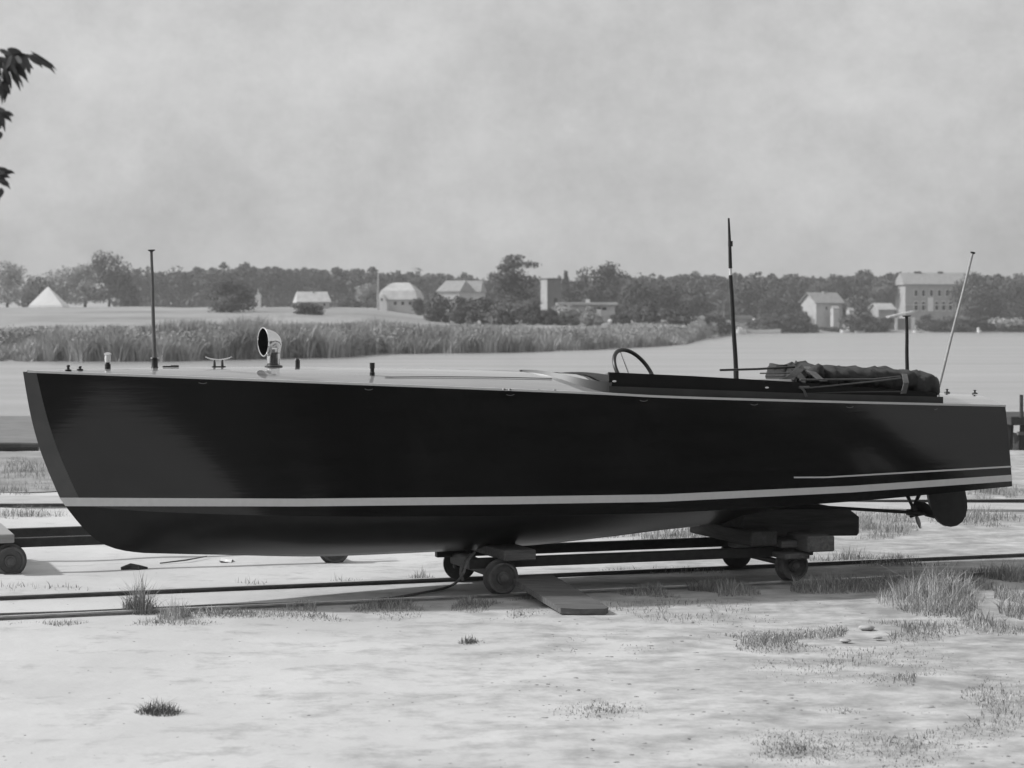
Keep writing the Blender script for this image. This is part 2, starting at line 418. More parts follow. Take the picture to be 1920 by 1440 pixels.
def tree_data(kind, k):
    if (kind, k) not in LIB:
        cr, tr = unit_tree(hash_seed(kind, k), kind)
        out_ = []
        for mb, nm in ((cr, 'crown'), (tr, 'trunk')):
            me = bpy.data.meshes.new(nm); me.from_pydata(mb.v, [], mb.f); me.update(); out_.append(me)
        LIB[(kind, k)] = out_
    return LIB[(kind, k)]
def hash_seed(a, k): return sum(ord(c) for c in a)*31+k
def place_tree(kind, k, px, halfw, top, base, D, m, label, cat, group, rot=0.0, sx=1.0, name=None):
    a, b = tree_data(kind, k)
    if base >= 623 and px > 1330: D = shoreD(px)+4
    p = FP(px, D); zt = H-(top-YH)/F*D; zb = min(p.z, H-(base-YH)/F*D); h = (zt-zb); wd = 2*halfw/F*D
    r = bpy.data.objects.new(name or {'bush': 'bush', 'pine': 'pine_tree', 'spruce': 'spruce_tree', 'layered': 'tall_tree', 'round': 'broadleaf_tree'}[kind], None)
    C.objects.link(r); r.location = (p.x, D, zb); r.rotation_euler = (0, 0, rot)
    q = 1.0 if kind != 'pine' else .4
    r.scale = (wd/q, wd/q, h); tag(r, label, cat, group)
    for me, nm, mm in ((a, 'crown', m), (b, 'trunk', M['bark'])):
        me2 = LIB.get((id(me), mm.name))
        if me2 is None:
            me2 = me.copy(); me2.materials.append(mm); LIB[(id(me), mm.name)] = me2
        o = bpy.data.objects.new(nm, me2); C.objects.link(o); o.parent = r
    return r
TG = 'trees and bushes on the far shore'
LF, LD, LPP = M['leaf'], M['leafdark'], M['leafpale']
T = [
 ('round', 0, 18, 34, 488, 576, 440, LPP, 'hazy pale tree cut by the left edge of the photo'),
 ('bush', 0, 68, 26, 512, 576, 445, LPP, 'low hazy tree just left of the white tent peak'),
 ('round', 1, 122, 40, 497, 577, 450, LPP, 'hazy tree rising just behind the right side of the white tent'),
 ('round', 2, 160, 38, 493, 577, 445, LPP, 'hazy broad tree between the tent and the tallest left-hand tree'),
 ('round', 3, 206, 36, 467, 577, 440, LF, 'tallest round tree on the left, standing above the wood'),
 ('bush', 1, 238, 24, 508, 577, 440, LF, 'small tree at the left end of the pine wood'),
 ('round', 2, 432, 47, 522, 593, 325, LD, 'dark round free-standing tree on the left meadow'),
 ('bush', 0, 577, 24, 566, 591, 300, LD, 'small dark bush in front of the white cottage'),
 ('bush', 1, 655, 24, 556, 578, 395, LF, 'low bush left of the flagpole'),
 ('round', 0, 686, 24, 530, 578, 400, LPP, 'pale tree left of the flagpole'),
 ('bush', 2, 786, 16, 558, 579, 370, LD, 'small bush at the right corner of the mansard farmhouse'),
 ('bush', 0, 822, 26, 548, 592, 300, LF, 'leftmost bush of the lakeside hedge'),
 ('bush', 1, 862, 32, 552, 602, 297, LF, 'second bush of the lakeside hedge, below the twin roofed house'),
 ('bush', 2, 905, 34, 556, 604, 295, LD, 'dark hedge bush left of the tall layered tree'),
 ('layered', 0, 963, 54, 476, 606, 305, LF, 'tall tree with layered branches, highest above the far shore'),
 ('bush', 0, 948, 34, 562, 607, 290, LF, 'hedge bush at the foot of the tall layered tree'),
 ('bush', 1, 1000, 32, 566, 608, 288, LD, 'hedge bush right of the foot of the tall layered tree'),
 ('bush', 2, 1032, 18, 578, 609, 286, LD, 'dark small bush left of the long low building'),
 ('spruce', 0, 1061, 14, 506, 575, 425, LD, 'thin pointed spruce between the tower house and the dark tree'),
 ('round', 2, 1084, 34, 524, 590, 415, LD, 'dark tree beside the tower house'),
 ('round', 1, 1130, 47, 488, 590, 410, LD, 'big dark domed tree behind the long low building'),
 ('round', 3, 1162, 28, 514, 595, 405, LD, 'right shoulder of the big dark domed tree'),
 ('bush', 0, 1062, 25, 570, 608, 288, LPP, 'pale round bush before the left end of the long low building'),
 ('bush', 1, 1106, 23, 573, 608, 286, LPP, 'pale round bush before the middle of the long low building'),
 ('bush', 2, 1165, 22, 588, 610, 286, LD, 'dark bush before the right end of the long low building'),
 ('round', 0, 1200, 36, 520, 612, 375, LF, 'tree right of the long low building'),
 ('bush', 1, 1218, 30, 560, 612, 300, LD, 'dark lakeside bush right of the long low building'),
 ('round', 1, 1248, 38, 526, 612, 380, LD, 'dark tree on the middle shore above the steering wheel'),
 ('bush', 2, 1268, 34, 575, 613, 295, LF, 'grey lakeside bush above the reed point'),
 ('round', 3, 1300, 36, 534, 614, 390, LF, 'tree above the tip of the reed point'),
 ('bush', 0, 1318, 24, 588, 614, 330, LD, 'low dark bush at the tip of the reed point'),
 ('round', 2, 1345, 34, 540, 618, 480, LF, 'tree directly left of the dark mast'),
 ('round', 0, 1412, 46, 521, 618, 490, LF, 'full pale-topped tree directly right of the dark mast'),
 ('round', 1, 1452, 38, 548, 620, 478, LD, 'dark tree between the mast and the gabled house'),
 ('bush', 1, 1488, 30, 560, 621, 476, LD, 'dark low tree touching the left gable of the gabled house'),
 ('round', 3, 1543, 30, 524, 600, 540, LF, 'round tree behind the roof of the gabled house'),
 ('bush', 2, 1606, 34, 554, 618, 492, LF, 'bushy tree right of the gabled house'),
 ('round', 2, 1664, 36, 517, 600, 535, LF, 'tree at the left side of the manor house'),
 ('bush', 0, 1642, 24, 592, 620, 478, LD, 'dark bush left of the boathouse'),
 ('bush', 1, 1738, 24, 588, 620, 480, LD, 'bush before the manor house wall, right of the boathouse'),
 ('bush', 2, 1776, 26, 592, 621, 480, LF, 'grey bush left of the leaning stern staff'),
 ('round', 0, 1822, 36, 508, 618, 505, LF, 'tree at the right end of the manor house'),
 ('round', 3, 1850, 40, 538, 622, 482, LD, 'dark lakeside tree right of the stern staff'),
 ('round', 1, 1884, 42, 516, 620, 500, LF, 'tree second from the right edge of the far shore'),
 ('round', 2, 1925, 38, 508, 620, 505, LF, 'tree cut by the right edge of the photo'),
 ('bush', 1, 1348, 26, 590, 625, 400, LD, 'dark bush right behind the small sailing boat'),
 ('bush', 2, 1440, 40, 596, 625, 474, LD, 'dark bush on the waterline behind the stern of the long moored boat'),
 ('bush', 0, 1480, 34, 584, 625, 473, LD, 'darkest waterline bush left below the gabled house'),
 ('bush', 1, 1520, 28, 606, 625, 472, LD, 'low dark bush on the waterline in front of the gabled house'),
 ('bush', 2, 1560, 20, 612, 625, 471, LF, 'lowest bush on the waterline before the gabled house'),
 ('bush', 0, 1612, 34, 584, 624, 473, LD, 'waterline bush between the gabled house and the low shed'),
 ('bush', 1, 1655, 26, 594, 624, 472, LF, 'waterline bush below the low shed'),
 ('bush', 2, 1750, 26, 598, 624, 472, LD, 'dark waterline bush right of the boathouse'),
 ('bush', 0, 1796, 30, 592, 624, 473, LF, 'waterline bush behind the leaning stern staff'),
 ('bush', 1, 1842, 26, 590, 624, 472, LD, 'dark waterline bush left of the pale willow clump'),
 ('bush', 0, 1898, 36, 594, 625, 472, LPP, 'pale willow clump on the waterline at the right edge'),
]
for i, (kd, k, px, hw, top, base, D, m, lb) in enumerate(T):
    place_tree(kd, k, px, hw, top, base, D, m, lb, 'bush' if kd == 'bush' and 'tree' not in lb else 'tree', TG, rot=i*1.7)
# the wood: one far-off mass of pines
rg = random.Random(5); wc = MB()
pts_ = []
VAR = [unit_tree(100+k, 'pine') for k in range(4)]
topL = [(215, 517), (250, 512), (300, 508), (340, 505), (400, 503), (425, 497), (500, 500), (600, 502), (680, 506), (740, 508), (790, 512), (840, 516), (930, 520), (1050, 522), (1170, 520), (1250, 516), (1400, 514), (1500, 516), (1600, 513), (1690, 512), (1800, 516), (2000, 514)]
for row in range(5):
    px = 225.0 if row < 5 else 0
    px = -520.0 if row < 3 else 225.0
    while px < 2700:
        if -30 < px < 225: px = 225.0
        D = 560+row*16+rg.uniform(-6, 6)
        tp = lin(topL, px)+rg.uniform(-3.5, 4.5)+(rg.random() < .12)*-5+row*0.6
        p = FP(px, D); zt = H-(tp-YH)/F*D; h = zt-p.z
        wdt = rg.uniform(3.6, 5.6)*1.35
        cr, tr = VAR[rg.randrange(4)]; a = rg.uniform(0, 6.28); ca, sa = math.cos(a), math.sin(a)
        for mb, mi in ((cr, 0), (tr, 1)):
            if mi and row > 1: continue
            wc.add([(p.x+(x*ca-y*sa)*wdt*2.0, p.y+(x*sa+y*ca)*wdt*2.0, p.z+z*h) for x, y, z in mb.v], mb.f, mi)
        px += rg.uniform(9, 17)*(1 if px < 1000 else 1.1)
# undergrowth and deep shade trees at the back of the wood
for k in range(240):
    px = 225+k*7.4; D = 655+rg.uniform(-8, 8); p = FP(px, D)
    leafcloud(wc, rg, [((p.x, D, p.z+rg.uniform(2, 9)), (5, 3, 4.5)), ((p.x+2, D-4, p.z+1.5), (4, 3, 2.2))], 110, .9, 0)
tag(wc.build('forest', [M['pine'], M['bark']]), 'long dark pine wood along the skyline of the far shore', 'forest', kind='stuff')
# reeds along the near edge of the meadow
rg = random.Random(9); rd = MB()
def blade(mb, p, h, wd, rg, lean=0.25, mi=0, seg=2):
    a = rg.uniform(0, 6.28); ax = Vector((math.cos(a), math.sin(a), 0)); l = rg.gauss(0, lean)*h; b_ = rg.uniform(0, 6.28); ld = Vector((math.cos(b_), math.sin(b_), 0))
    if seg == 2:
        m_ = p+Vector((0, 0, h*.55))+ld*l*.3; tp = p+Vector((0, 0, h))+ld*l
        mb.add([p-ax*wd/2, p+ax*wd/2, m_+ax*wd*.4, m_-ax*wd*.4, tp], [(0, 1, 2, 3), (3, 2, 4)], mi)
    else: mb.add([p-ax*wd/2, p+ax*wd/2, p+Vector((0, 0, h))+ld*l], [(0, 1, 2)], mi)
for k in range(60000):
    px = rg.uniform(-60, 1420); Ds = shoreD(px); dd = rg.random()**1.5*(30 if px < 900 else 45)
    if rg.random() < 0.30: dd = rg.random()**.8*85
    D = Ds+dd-0.5+2.5*noise.noise(Vector((px*.03, 0, 0)))
    p = FP(px, D); cl = noise.noise(Vector((p.x*.11, p.y*.05, 5)))+.5*noise.noise(Vector((p.x*.35, p.y*.12, 9)))
    if cl < -.35 and dd > 4 and rg.random() < .6: continue
    h = (1.75+1.25*cl+rg.uniform(-.35, .35))*(1 if px < 800 else lin([(800, 1), (1000, .9), (1200, .75), (1300, .42), (1345, .3), (1420, .25)], px))*(1-.72*ss(6, 55, dd))
    if px < 130: h *= lin([(-60, .4), (30, .5), (130, 1)], px)
    blade(rd, Vector((p.x, p.y, min(p.z, 0.3)-.2 if dd < 8 else p.z-.1)), max(.3, h), rg.uniform(.05, .16), rg, .34)
for k in range(3600):
    px = rg.uniform(-60, 1400); Ds = shoreD(px); dd = rg.random()**1.3*34; D = Ds+dd; p = FP(px, D); cl = noise.noise(Vector((p.x*.11, p.y*.05, 5)))
    if cl < -.15: continue
    s_ = rg.uniform(.35, .9)*(1 if px < 900 else (.8 if px < 1230 else .35)); leafcloud(rd, rg, [((p.x, D, max(p.z, WL)+rg.uniform(.3, 1.5+.9*cl)*(1-.5*dd/34)), (s_*1.3, s_, s_*.8))], 34, .10, 0, shell=.2)
tag(rd.build('reeds', M['reed']), 'broad belt of tall reeds along the far bank of the lake', 'reeds', kind='stuff')

# ------------------------------------------------------------------ far buildings
def gable_house(name, label, cat, px, D, wpx, eave, ridge, base, depth, wallm, roofm, yaw=0.0, hip=0.0, rakepx=None, group='houses on the far shore', over=.3):
    """ridge runs across the view; wpx is the wall length in photo px; yaw turns it"""
    k = D/F; p = FP(px, D); zb = min(p.z, H-(base-YH)*k)-.2; ze = H-(eave-YH)*k; zr = H-(ridge-YH)*k
    r = thing(name, label, cat, (p.x, D, zb), yaw, group); w2 = wpx*k/2; d2 = depth/2
    rm = r.matrix_basis.copy(); r.matrix_basis
    Mx = Matrix.Translation((p.x, D, zb))@Matrix.Rotation(yaw, 4, 'Z')
    def q(x, y, z): return Mx@Vector((x, y, z-zb))
    wb = MB(); hx = hip*w2
    wb.add([q(-w2, -d2, zb), q(w2, -d2, zb), q(w2, d2, zb), q(-w2, d2, zb), q(-w2, -d2, ze), q(w2, -d2, ze), q(w2, d2, ze), q(-w2, d2, ze), q(-w2+hx, 0, zr-.08), q(w2-hx, 0, zr-.08)],
           [(0, 1, 5, 4), (1, 2, 6, 5), (2, 3, 7, 6), (3, 0, 4, 7), (4, 8, 7), (5, 6, 9)])
    wb.build('wall', wallm, r, root=r)
    rb = MB(); o_ = over; th = .18
    sl_ = (zr-ze)/d2
    for sgn in (-1, 1):
        a = [q(-w2-o_, sgn*(d2+o_), ze-o_*sl_+.02), q(w2+o_, sgn*(d2+o_), ze-o_*sl_+.02), q(w2+o_-hx, 0, zr+.02), q(-w2-o_+hx, 0, zr+.02)]
        rb.prism(a, (0, 0, th))
    if hip:
        for sgn in (-1, 1):
            a = [q(sgn*(w2+o_), -d2-o_, ze-o_*sl_+.02), q(sgn*(w2+o_), d2+o_, ze-o_*sl_+.02), q(sgn*(w2+o_-hx), 0, zr+.02)]
            rb.prism(a, (0, 0, th))
    rf = rb.build('roof', roofm, r, root=r)
    return r, Mx, zb, ze, zr, w2, d2, k, rf
def on_front(r, Mx, zb, d2, k, px0, px, py, wpx, hpx, nm, m, off=.06, D=None):
    """a window or door on the front wall, placed by its offset in photo px from the house centre"""
    z = H-(py-YH)*k-zb; x = (px-px0)*k
    b_ = MB(); c = Mx@Vector((x, -d2-off/2, z)); b_.box(c, (wpx*k, off, hpx*k), Mx.to_3x3())
    fr = b_.build(nm, M['wallwhite'] if nm == 'window' else m, r, root=r)
    if nm == 'window':
        b_ = MB(); b_.box(Mx@Vector((x, -d2-off-.02, z)), (wpx*k*.78, .05, hpx*k*.85), Mx.to_3x3())
        b_.build('pane', M['pane'], fr, root=r)
    return fr
def chimney(r, Mx, x, zr, k, wpx, hpx, rf, m=None, y=0.0, zb=0):
    b_ = MB(); b_.box(Mx@Vector((x, y, zr-zb+hpx*k/2-.3)), (wpx*k, .7, hpx*k+.6), Mx.to_3x3()); b_.build('chimney', m or M['wall2'], rf, root=r)
# white tent
k_ = 370/F; p = FP(92, 370); zb = p.z-.2; r = thing('tent', 'large white pointed tent on the meadow at the far left', 'tent', (p.x, 370, zb))
zt = H-(538-YH)*k_; b_ = MB(); a = 33*k_
rows = []
for i, s_ in enumerate((1.0, .93, .5, 0.03)):
    zz = [zb, zb+.5, zb+(zt-zb)*.55, zt][i]; rows.append([Vector((p.x-.2*(1-s_)+a*s_*x, 370+a*s_*y, zz)) for x, y in ((-1, -1), (0, -1.05), (1, -1), (1.05, 0), (1, 1), (0, 1.05), (-1, 1), (-1.05, 0))])
b_.grid(rows, closed=True); b_.build('canvas', M['wallwhite'], r, root=r)
b_ = MB(); b_.tube([(p.x-.2, 370, zb), (p.x-.2, 370, zt+.35)], .05, 6); b_.build('tent_pole', M['pale_pole'], r, root=r)
# narrow white hut
r, Mx, zb, ze, zr, w2, d2, k, rf = gable_house('hut', 'narrow white hut with pointed top beside the dark round tree', 'hut', 484, 362, 6, 556, 549, 579, .9, M['wallwhite'], M['wallwhite'], yaw=R(90), over=.1)
b_ = MB(); b_.box(Mx@Vector((0, 0, zr-zb+.3)), (.12, .12, .8), Mx.to_3x3()); b_.build('finial', M['wallwhite'], rf, root=r)
# cottage
r, Mx, zb, ze, zr, w2, d2, k, rf = gable_house('cottage', 'small white cottage with pale roof behind the small dark bush', 'house', 585, 362, 58, 566, 549, 579, 4.5, M['wall'], M['thatch'], yaw=R(14), hip=.12)
on_front(r, Mx, zb, d2, k, 585, 566, 571, 5, 6, 'window', None); on_front(r, Mx, zb, d2, k, 585, 604, 571, 5, 6, 'window', None)
chimney(r, Mx, .2, zr, k, 4, 3, rf, zb=zb)
# mansard farmhouse
D = 385; k = D/F; p = FP(752, D); zb = p.z-.2
r = thing('farmhouse', 'pale mansard roofed farmhouse with small front gable right of the flagpole', 'house', (p.x, D, zb), R(-8), 'houses on the far shore')
Mx = Matrix.Translation((p.x, D, zb))@Matrix.Rotation(R(-8), 4, 'Z')
zz = lambda py: H-(py-YH)*k-zb
def q(x, y, z): return Mx@Vector((x, y, z))
b_ = MB(); w2 = 36*k; d2 = 3.4
b_.box(q(0, 0, zz(561)/2), (2*w2, 2*d2, zz(561)), Mx.to_3x3()); b_.build('wall', M['wall'], r, root=r)
b_ = MB(); rows = []
for py, a, c in ((562, 1.07, 1.12), (545, .9, .85), (535, .62, .4), (530, .42, .02)):
    rows.append([q(sx*w2*a, sy*d2*c, zz(py)) for sx, sy in ((-1, -1), (1, -1), (1, 1), (-1, 1))])
b_.grid(rows, closed=True); rf = b_.build('roof', M['thatch'], r, root=r)
chimney(r, Mx, 1.0, zr, k, 4, 6, rf, m=M['wall2'], zb=zb)
b_ = MB(); gx = -w2+9*k
b_.prism([q(gx-9*k, -d2-1.2, 0), q(gx+9*k, -d2-1.2, 0), q(gx+9*k, -d2-1.2, zz(568)), q(gx, -d2-1.2, zz(552)), q(gx-9*k, -d2-1.2, zz(568))], Mx.to_3x3()@Vector((0, 2.5, 0)))
b_.build('front_gable', M['wallwhite'], r, root=r)
b_ = MB(); b_.box(q(gx, -d2-1.25, zz(562)), (3*k, .08, 5*k), Mx.to_3x3()); b_.build('window', M['pane'], r, root=r)
for wx in (-4, 10, 24):
    b_ = MB(); b_.box(q(wx*k, -d2-.03, zz(569)), (5*k, .08, 6*k), Mx.to_3x3()); b_.build('window', M['pane'], r, root=r)
# flagpole
p = FP(709, 375); r = thing('flagpole', 'tall pale flagpole left of the mansard farmhouse', 'flagpole', p)
b_ = MB(); b_.tube([p, (p.x, p.y, H-(516-YH)*375/F)], [.2, .12], 8); b_.build('pole', M['pale_pole'], r, root=r)
b_ = MB(); b_.ball((p.x, p.y, H-(515.5-YH)*375/F), .14); b_.build('finial', M['white'], r, root=r)
# twin roofed house
gable_house('house', 'light roofed house left of the tall layered tree, bright right gable', 'house', 855, 425, 46, 546, 528, 585, 6, M['wall'], M['roof'], yaw=R(-28), hip=.2)
gable_house('house', 'second light roof close behind, touching the tall layered tree', 'house', 888, 440, 34, 547, 528, 585, 6, M['wall'], M['roof'], yaw=R(-10), hip=.15)
# tower house: front's shade painted as darker plaster, sunlit end a paler slab
D = 402; k = D/F; p = FP(1033, D); r = thing('tower_house', 'tall narrow house with white end wall right of the tall layered tree', 'house', (p.x, D, p.z-.2), R(24), 'houses on the far shore')
Mx = Matrix.Translation((p.x, D, p.z-.2))@Matrix.Rotation(R(24), 4, 'Z'); zt = H-(525-YH)*k-(p.z-.2)
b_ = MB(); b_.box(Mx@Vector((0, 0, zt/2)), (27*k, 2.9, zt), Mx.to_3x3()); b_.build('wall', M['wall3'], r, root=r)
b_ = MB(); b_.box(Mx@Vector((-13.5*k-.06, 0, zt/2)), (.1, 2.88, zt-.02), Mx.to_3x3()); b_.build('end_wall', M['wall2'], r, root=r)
b_ = MB(); b_.box(Mx@Vector((0, 0, zt+.16)), (29*k, 3.3, .3), Mx.to_3x3()); b_.build('roof', M['roofdark'], r, root=r)
b_ = MB(); b_.box(Mx@Vector((.3, -1.47, zt*.5)), (7*k, .08, 8*k), Mx.to_3x3()); b_.build('window', M['pane'], r, root=r)
# long low building
D = 312; k = D/F; p = FP(1100, D); zb = p.z-.2; r = thing('long_building', 'long low pale building with flat roof behind the two pale bushes', 'building', (p.x, D, zb), 0, 'houses on the far shore')
Z = lambda py: H-(py-YH)*k
b_ = MB(); b_.box((p.x, D, (Z(574)+zb)/2), (104*k, 4, Z(574)-zb), None); b_.build('wall', M['wall'], r, root=r)
b_ = MB(); b_.box((p.x, D-.2, Z(570)), (114*k, 5, .42), None, bev=.05); rf = b_.build('roof', M['thatch'], r, root=r)
b_ = MB(); b_.box((P(1102, 0, D).x, D, Z(565)), (.6, .6, .6)); b_.build('chimney', M['wallwhite'], rf, root=r)
for wx in (1112, 1122, 1132): 
    b_ = MB(); b_.box((P(wx, 0, D).x, D-2.03, Z(579)), (8*k, .08, 5*k)); b_.build('window', M['pane'], r, root=r)
b_ = MB(); b_.box((P(1121, 0, D).x, D-2.4, Z(590)), (9*k, .7, 20*k)); b_.build('porch', M['wallwhite'], r, root=r)
# gabled house by the water
r, Mx, zb, ze, zr, w2, d2, k, rf = gable_house('house', 'gabled two-storey house by the water with bright left gable', 'house', 1541, 492, 58, 567, 550, 622, 6.5, M['wall'], M['roof'], yaw=R(24), over=.5)
chimney(r, Mx, .4, zr, k, 4, 3, rf, m=M['wall'], zb=zb)
for wx in (1534, 1552): on_front(r, Mx, zb, d2, k, 1541, wx, 578, 5, 8, 'window', None)
on_front(r, Mx, zb, d2, k, 1541, 1553, 600, 5, 12, 'door', M['wall2'])
for wx, wy, ww, hh, lb in ((1565, 590, 11, 22, 'small white shed touching the gabled house on its right'), (1594, 590, 9, 15, 'tiny white shed between the bushes right of the gabled house')):
    gable_house('shed', lb, 'shed', wx, 486, ww, wy-hh/2+1, wy-hh/2-4, wy+hh/2+18, 2.5, M['wall'], M['roof'], yaw=R(8), over=.1)
# manor house
r, Mx, zb, ze, zr, w2, d2, k, rf = gable_house('manor_house', 'large two-storey manor house with rows of tall windows', 'house', 1748, 530, 122, 533, 513, 612, 10, M['wall2'], M['roof'], yaw=R(4), over=.5, hip=.05)
for wx in (1707, 1721, 1736, 1751, 1766, 1780, 1794): on_front(r, Mx, zb, d2, k, 1748, wx, 550, 7.5, 13, 'window', None)
for wx in (1707, 1721, 1746, 1759, 1772, 1787): on_front(r, Mx, zb, d2, k, 1748, wx, 574, 8, 18, 'window', None)
on_front(r, Mx, zb, d2, k, 1748, 1734, 571, 10, 26, 'wall_panel', M['wallwhite'], off=.3)
b_ = MB(); b_.box(Mx@Vector((0, -d2-.12, (ze-zb)*.52)), (2*w2, .2, .35), Mx.to_3x3()); b_.build('cornice', M['wall'], r, root=r)
chimney(r, Mx, (1720-1748)*k, zr, k, 13, 4, rf, m=M['roofdark'], zb=zb); chimney(r, Mx, (1763-1748)*k, zr, k, 9, 4, rf, m=M['roofdark'], zb=zb)
# sheds and the boathouse
r, Mx, zb, ze, zr, w2, d2, k, rf = gable_house('shed', 'low shed with pale sloping roof left of the boathouse', 'shed', 1654, 488, 34, 580, 570, 622, 4, M['wall2'], M['thatch'], yaw=R(20), over=.4)
D = 476; k = D/F; p = FP(1695, D); zb = p.z-.3; r = thing('boathouse', 'open boathouse with pale roof on white posts at the waterline', 'boathouse', (p.x, D, zb), 0, 'houses on the far shore')
Z = lambda py: H-(py-YH)*k; Xp = lambda px: (px-CX)*k
b_ = MB(); b_.prism([(Xp(1664), D-2.5, Z(596)), (Xp(1712), D-2.5, Z(586)), (Xp(1712), D-2.5, Z(583)), (Xp(1664), D-2.5, Z(593))], (0, 5.5, 0)); b_.build('roof', M['wall'], r, root=r)
for wx, ww in ((1677, 5), (1708, 7)):
    b_ = MB(); b_.box((Xp(wx), D-2.3, (Z(595)+zb)/2), (ww*k, .5, Z(595)-zb)); b_.build('post', M['wallwhite'], r, root=r)
b_ = MB(); b_.box((Xp(1692), D+2.0, (Z(597)+zb)/2), (44*k, .3, Z(597)-zb)); b_.build('rear_wall', M['wall2'], r, root=r)
gable_house('shed', 'low pale shed between the dark mast and the dark tree', 'shed', 1390, 482, 38, 598, 593, 622, 3.5, M['wall2'], M['roof'], yaw=R(6), over=.2)
# moored boats
def far_boat(px, D, lpx, hpx, m, label, mast=None, cabin=False, name='moored_boat'):
    D = shoreD(px)-7; k = D/F; p = Vector(((px-CX)*k, D, WL)); r = thing(name, label, 'boat', p, 0, 'boats moored at the far shore'); b_ = MB(); rows = []
    L2 = lpx*k/2; hh = hpx*k
    for i in range(9):
        s_ = i/8*2-1; bw_ = .9*(1-abs(s_)**3)+.03; sh = hh*(1+.25*s_*s_)
        rows.append([Vector((p.x+s_*L2, D+y*bw_, WL+z)) for y, z in ((-1, sh), (-.8, .02), (0, -.12), (.8, .02), (1, sh), (0, sh*.94))])
    b_.grid(rows, closed=True); b_.build('hull', m, r, root=r, smooth=True)
    if cabin: b_ = MB(); b_.box((p.x-.2, D, WL+hh+.3), (L2*.8, 1.0, .65), bev=.1); b_.build('cabin', M['white'], r, root=r)
    if mast: b_ = MB(); b_.tube([(p.x, D, WL+hh*.5), (p.x, D, H-(mast-YH)*k)], [.09, .04], 6); b_.build('mast', M['pale_pole'], r, root=r)
far_boat(1424, 425, 80, 7, M['wallwhite'], 'long pale moored boat right of the dark mast')
far_boat(1389, 415, 20, 7, M['white'], 'white cabin boat right beside the dark mast', cabin=True)
far_boat(1357, 400, 30, 6, M['wall2'], 'small sailing boat with bare mast left of the dark mast', mast=570)
far_boat(1334, 405, 22, 5, M['white'], 'white dinghy nearest the reed point')
far_boat(1584, 466, 18, 5, M['white'], 'white dinghy moored right of the gabled house')
far_boat(1722, 466, 22, 3.5, M['white'], 'low white dinghy right of the boathouse')
far_boat(1836, 466, 9, 4, M['white'], 'tiny white boat beside the dark tree right of the stern staff', cabin=True)
far_boat(1612, 466, 20, 3, M['wall2'], 'low grey punt left of the boathouse')
for px, py, D, s_, lb in ((1414, 601, 472, .5, 'round white marker on a post right of the dark mast'), (1144, 602, 283, .28, 'round white marker before the right end of the long low building')):
    k = D/F; p = P(px, py, D); zb = farz(px, D) if D > shoreD(px) else WL
    r = thing('shore_marker', lb, 'marker', (p.x, D, zb), 0, 'white markers on the far shore'); b_ = MB(); b_.ball(p, s_, 12, 8); b_.build('ball', M['white'], r, root=r, smooth=True)
    b_ = MB(); b_.tube([(p.x, D, zb), (p.x, D, p.z-s_*.9)], .07, 6); b_.build('post', M['pale_pole'], r, root=r)
rg = random.Random(3)
for i, (px, py) in enumerate(((1503, 610), (1596, 612), (1622, 614), (1634, 612))):
    D = 478+i; p = P(px, py, D); zb = farz(px, D); r = thing('beach_boat', ['white upturned skiff left of the gabled house', 'white upturned skiff right of the gabled house', 'grey upturned skiff left of the low shed', 'white upturned skiff below the low shed'][i], 'boat', (p.x, D, zb), 0, 'skiffs laid up on the far bank')
    b_ = MB(); b_.ball((p.x, D, zb+.2), (1.3, .6, max(.5, p.z-zb)), 12, 6); b_.build('hull', M['white'] if i != 2 else M['wall2'], r, root=r, smooth=True)

# ------------------------------------------------------------------ THE MOTORBOAT
HEEL = R(1.2)
boat = thing('motorboat', 'long dark varnished motorboat with white waterline stripe propped on a rail trolley', 'motorboat', (O.x, O.y, 0), THETA, rx=-HEEL)
boat.rotation_mode = 'XYZ'
MBt = Matrix.Translation(O)@Matrix.Rotation(THETA, 4, 'Z')@Matrix.Rotation(-HEEL, 4, 'X')
MBi = MBt.inverted()
boat.matrix_basis = MBt
def pb(px, py, y):    # photo pixel -> boat frame, on the fore-and-aft plane y
    o = MBi@Vector((0, 0, H)); d = MBi.to_3x3()@Vector(((px-CX)/F, 1, -(py-YH)/F)); s_ = (y-o.y)/d.y
    return o+d*s_
def wb(p): return MBt@Vector(p)
BS = ([0, .03, .06, .1, .2, .3, .45, .6, .8, 1], [0, .085, .155, .24, .44, .62, .79, .87, .845, .685])
BC = ([0, .05, .1, .2, .3, .45, .6, .8, 1], [0, .07, .20, .475, .675, .83, .895, .90, .82])
stem_px = [(43, 697), (50, 740), (60, 790), (74, 840), (91, 885), (112, 933), (120, 945), (135, 965), (156, 990), (180, 1012), (205, 1025), (235, 1033), (270, 1037)]
stem = [pb(x, y, 0) for x, y in stem_px]
def poly_at(pl, q):
    d = [0]
    for a, b in zip(pl, pl[1:]): d.append(d[-1]+(b-a).length)
    xs = d; x = q*d[-1]
    return Vector((hermite(xs, [p.x for p in pl], x) if False else lin(list(zip(xs, [p.x for p in pl])), x), 0, lin(list(zip(xs, [p.z for p in pl])), x)))
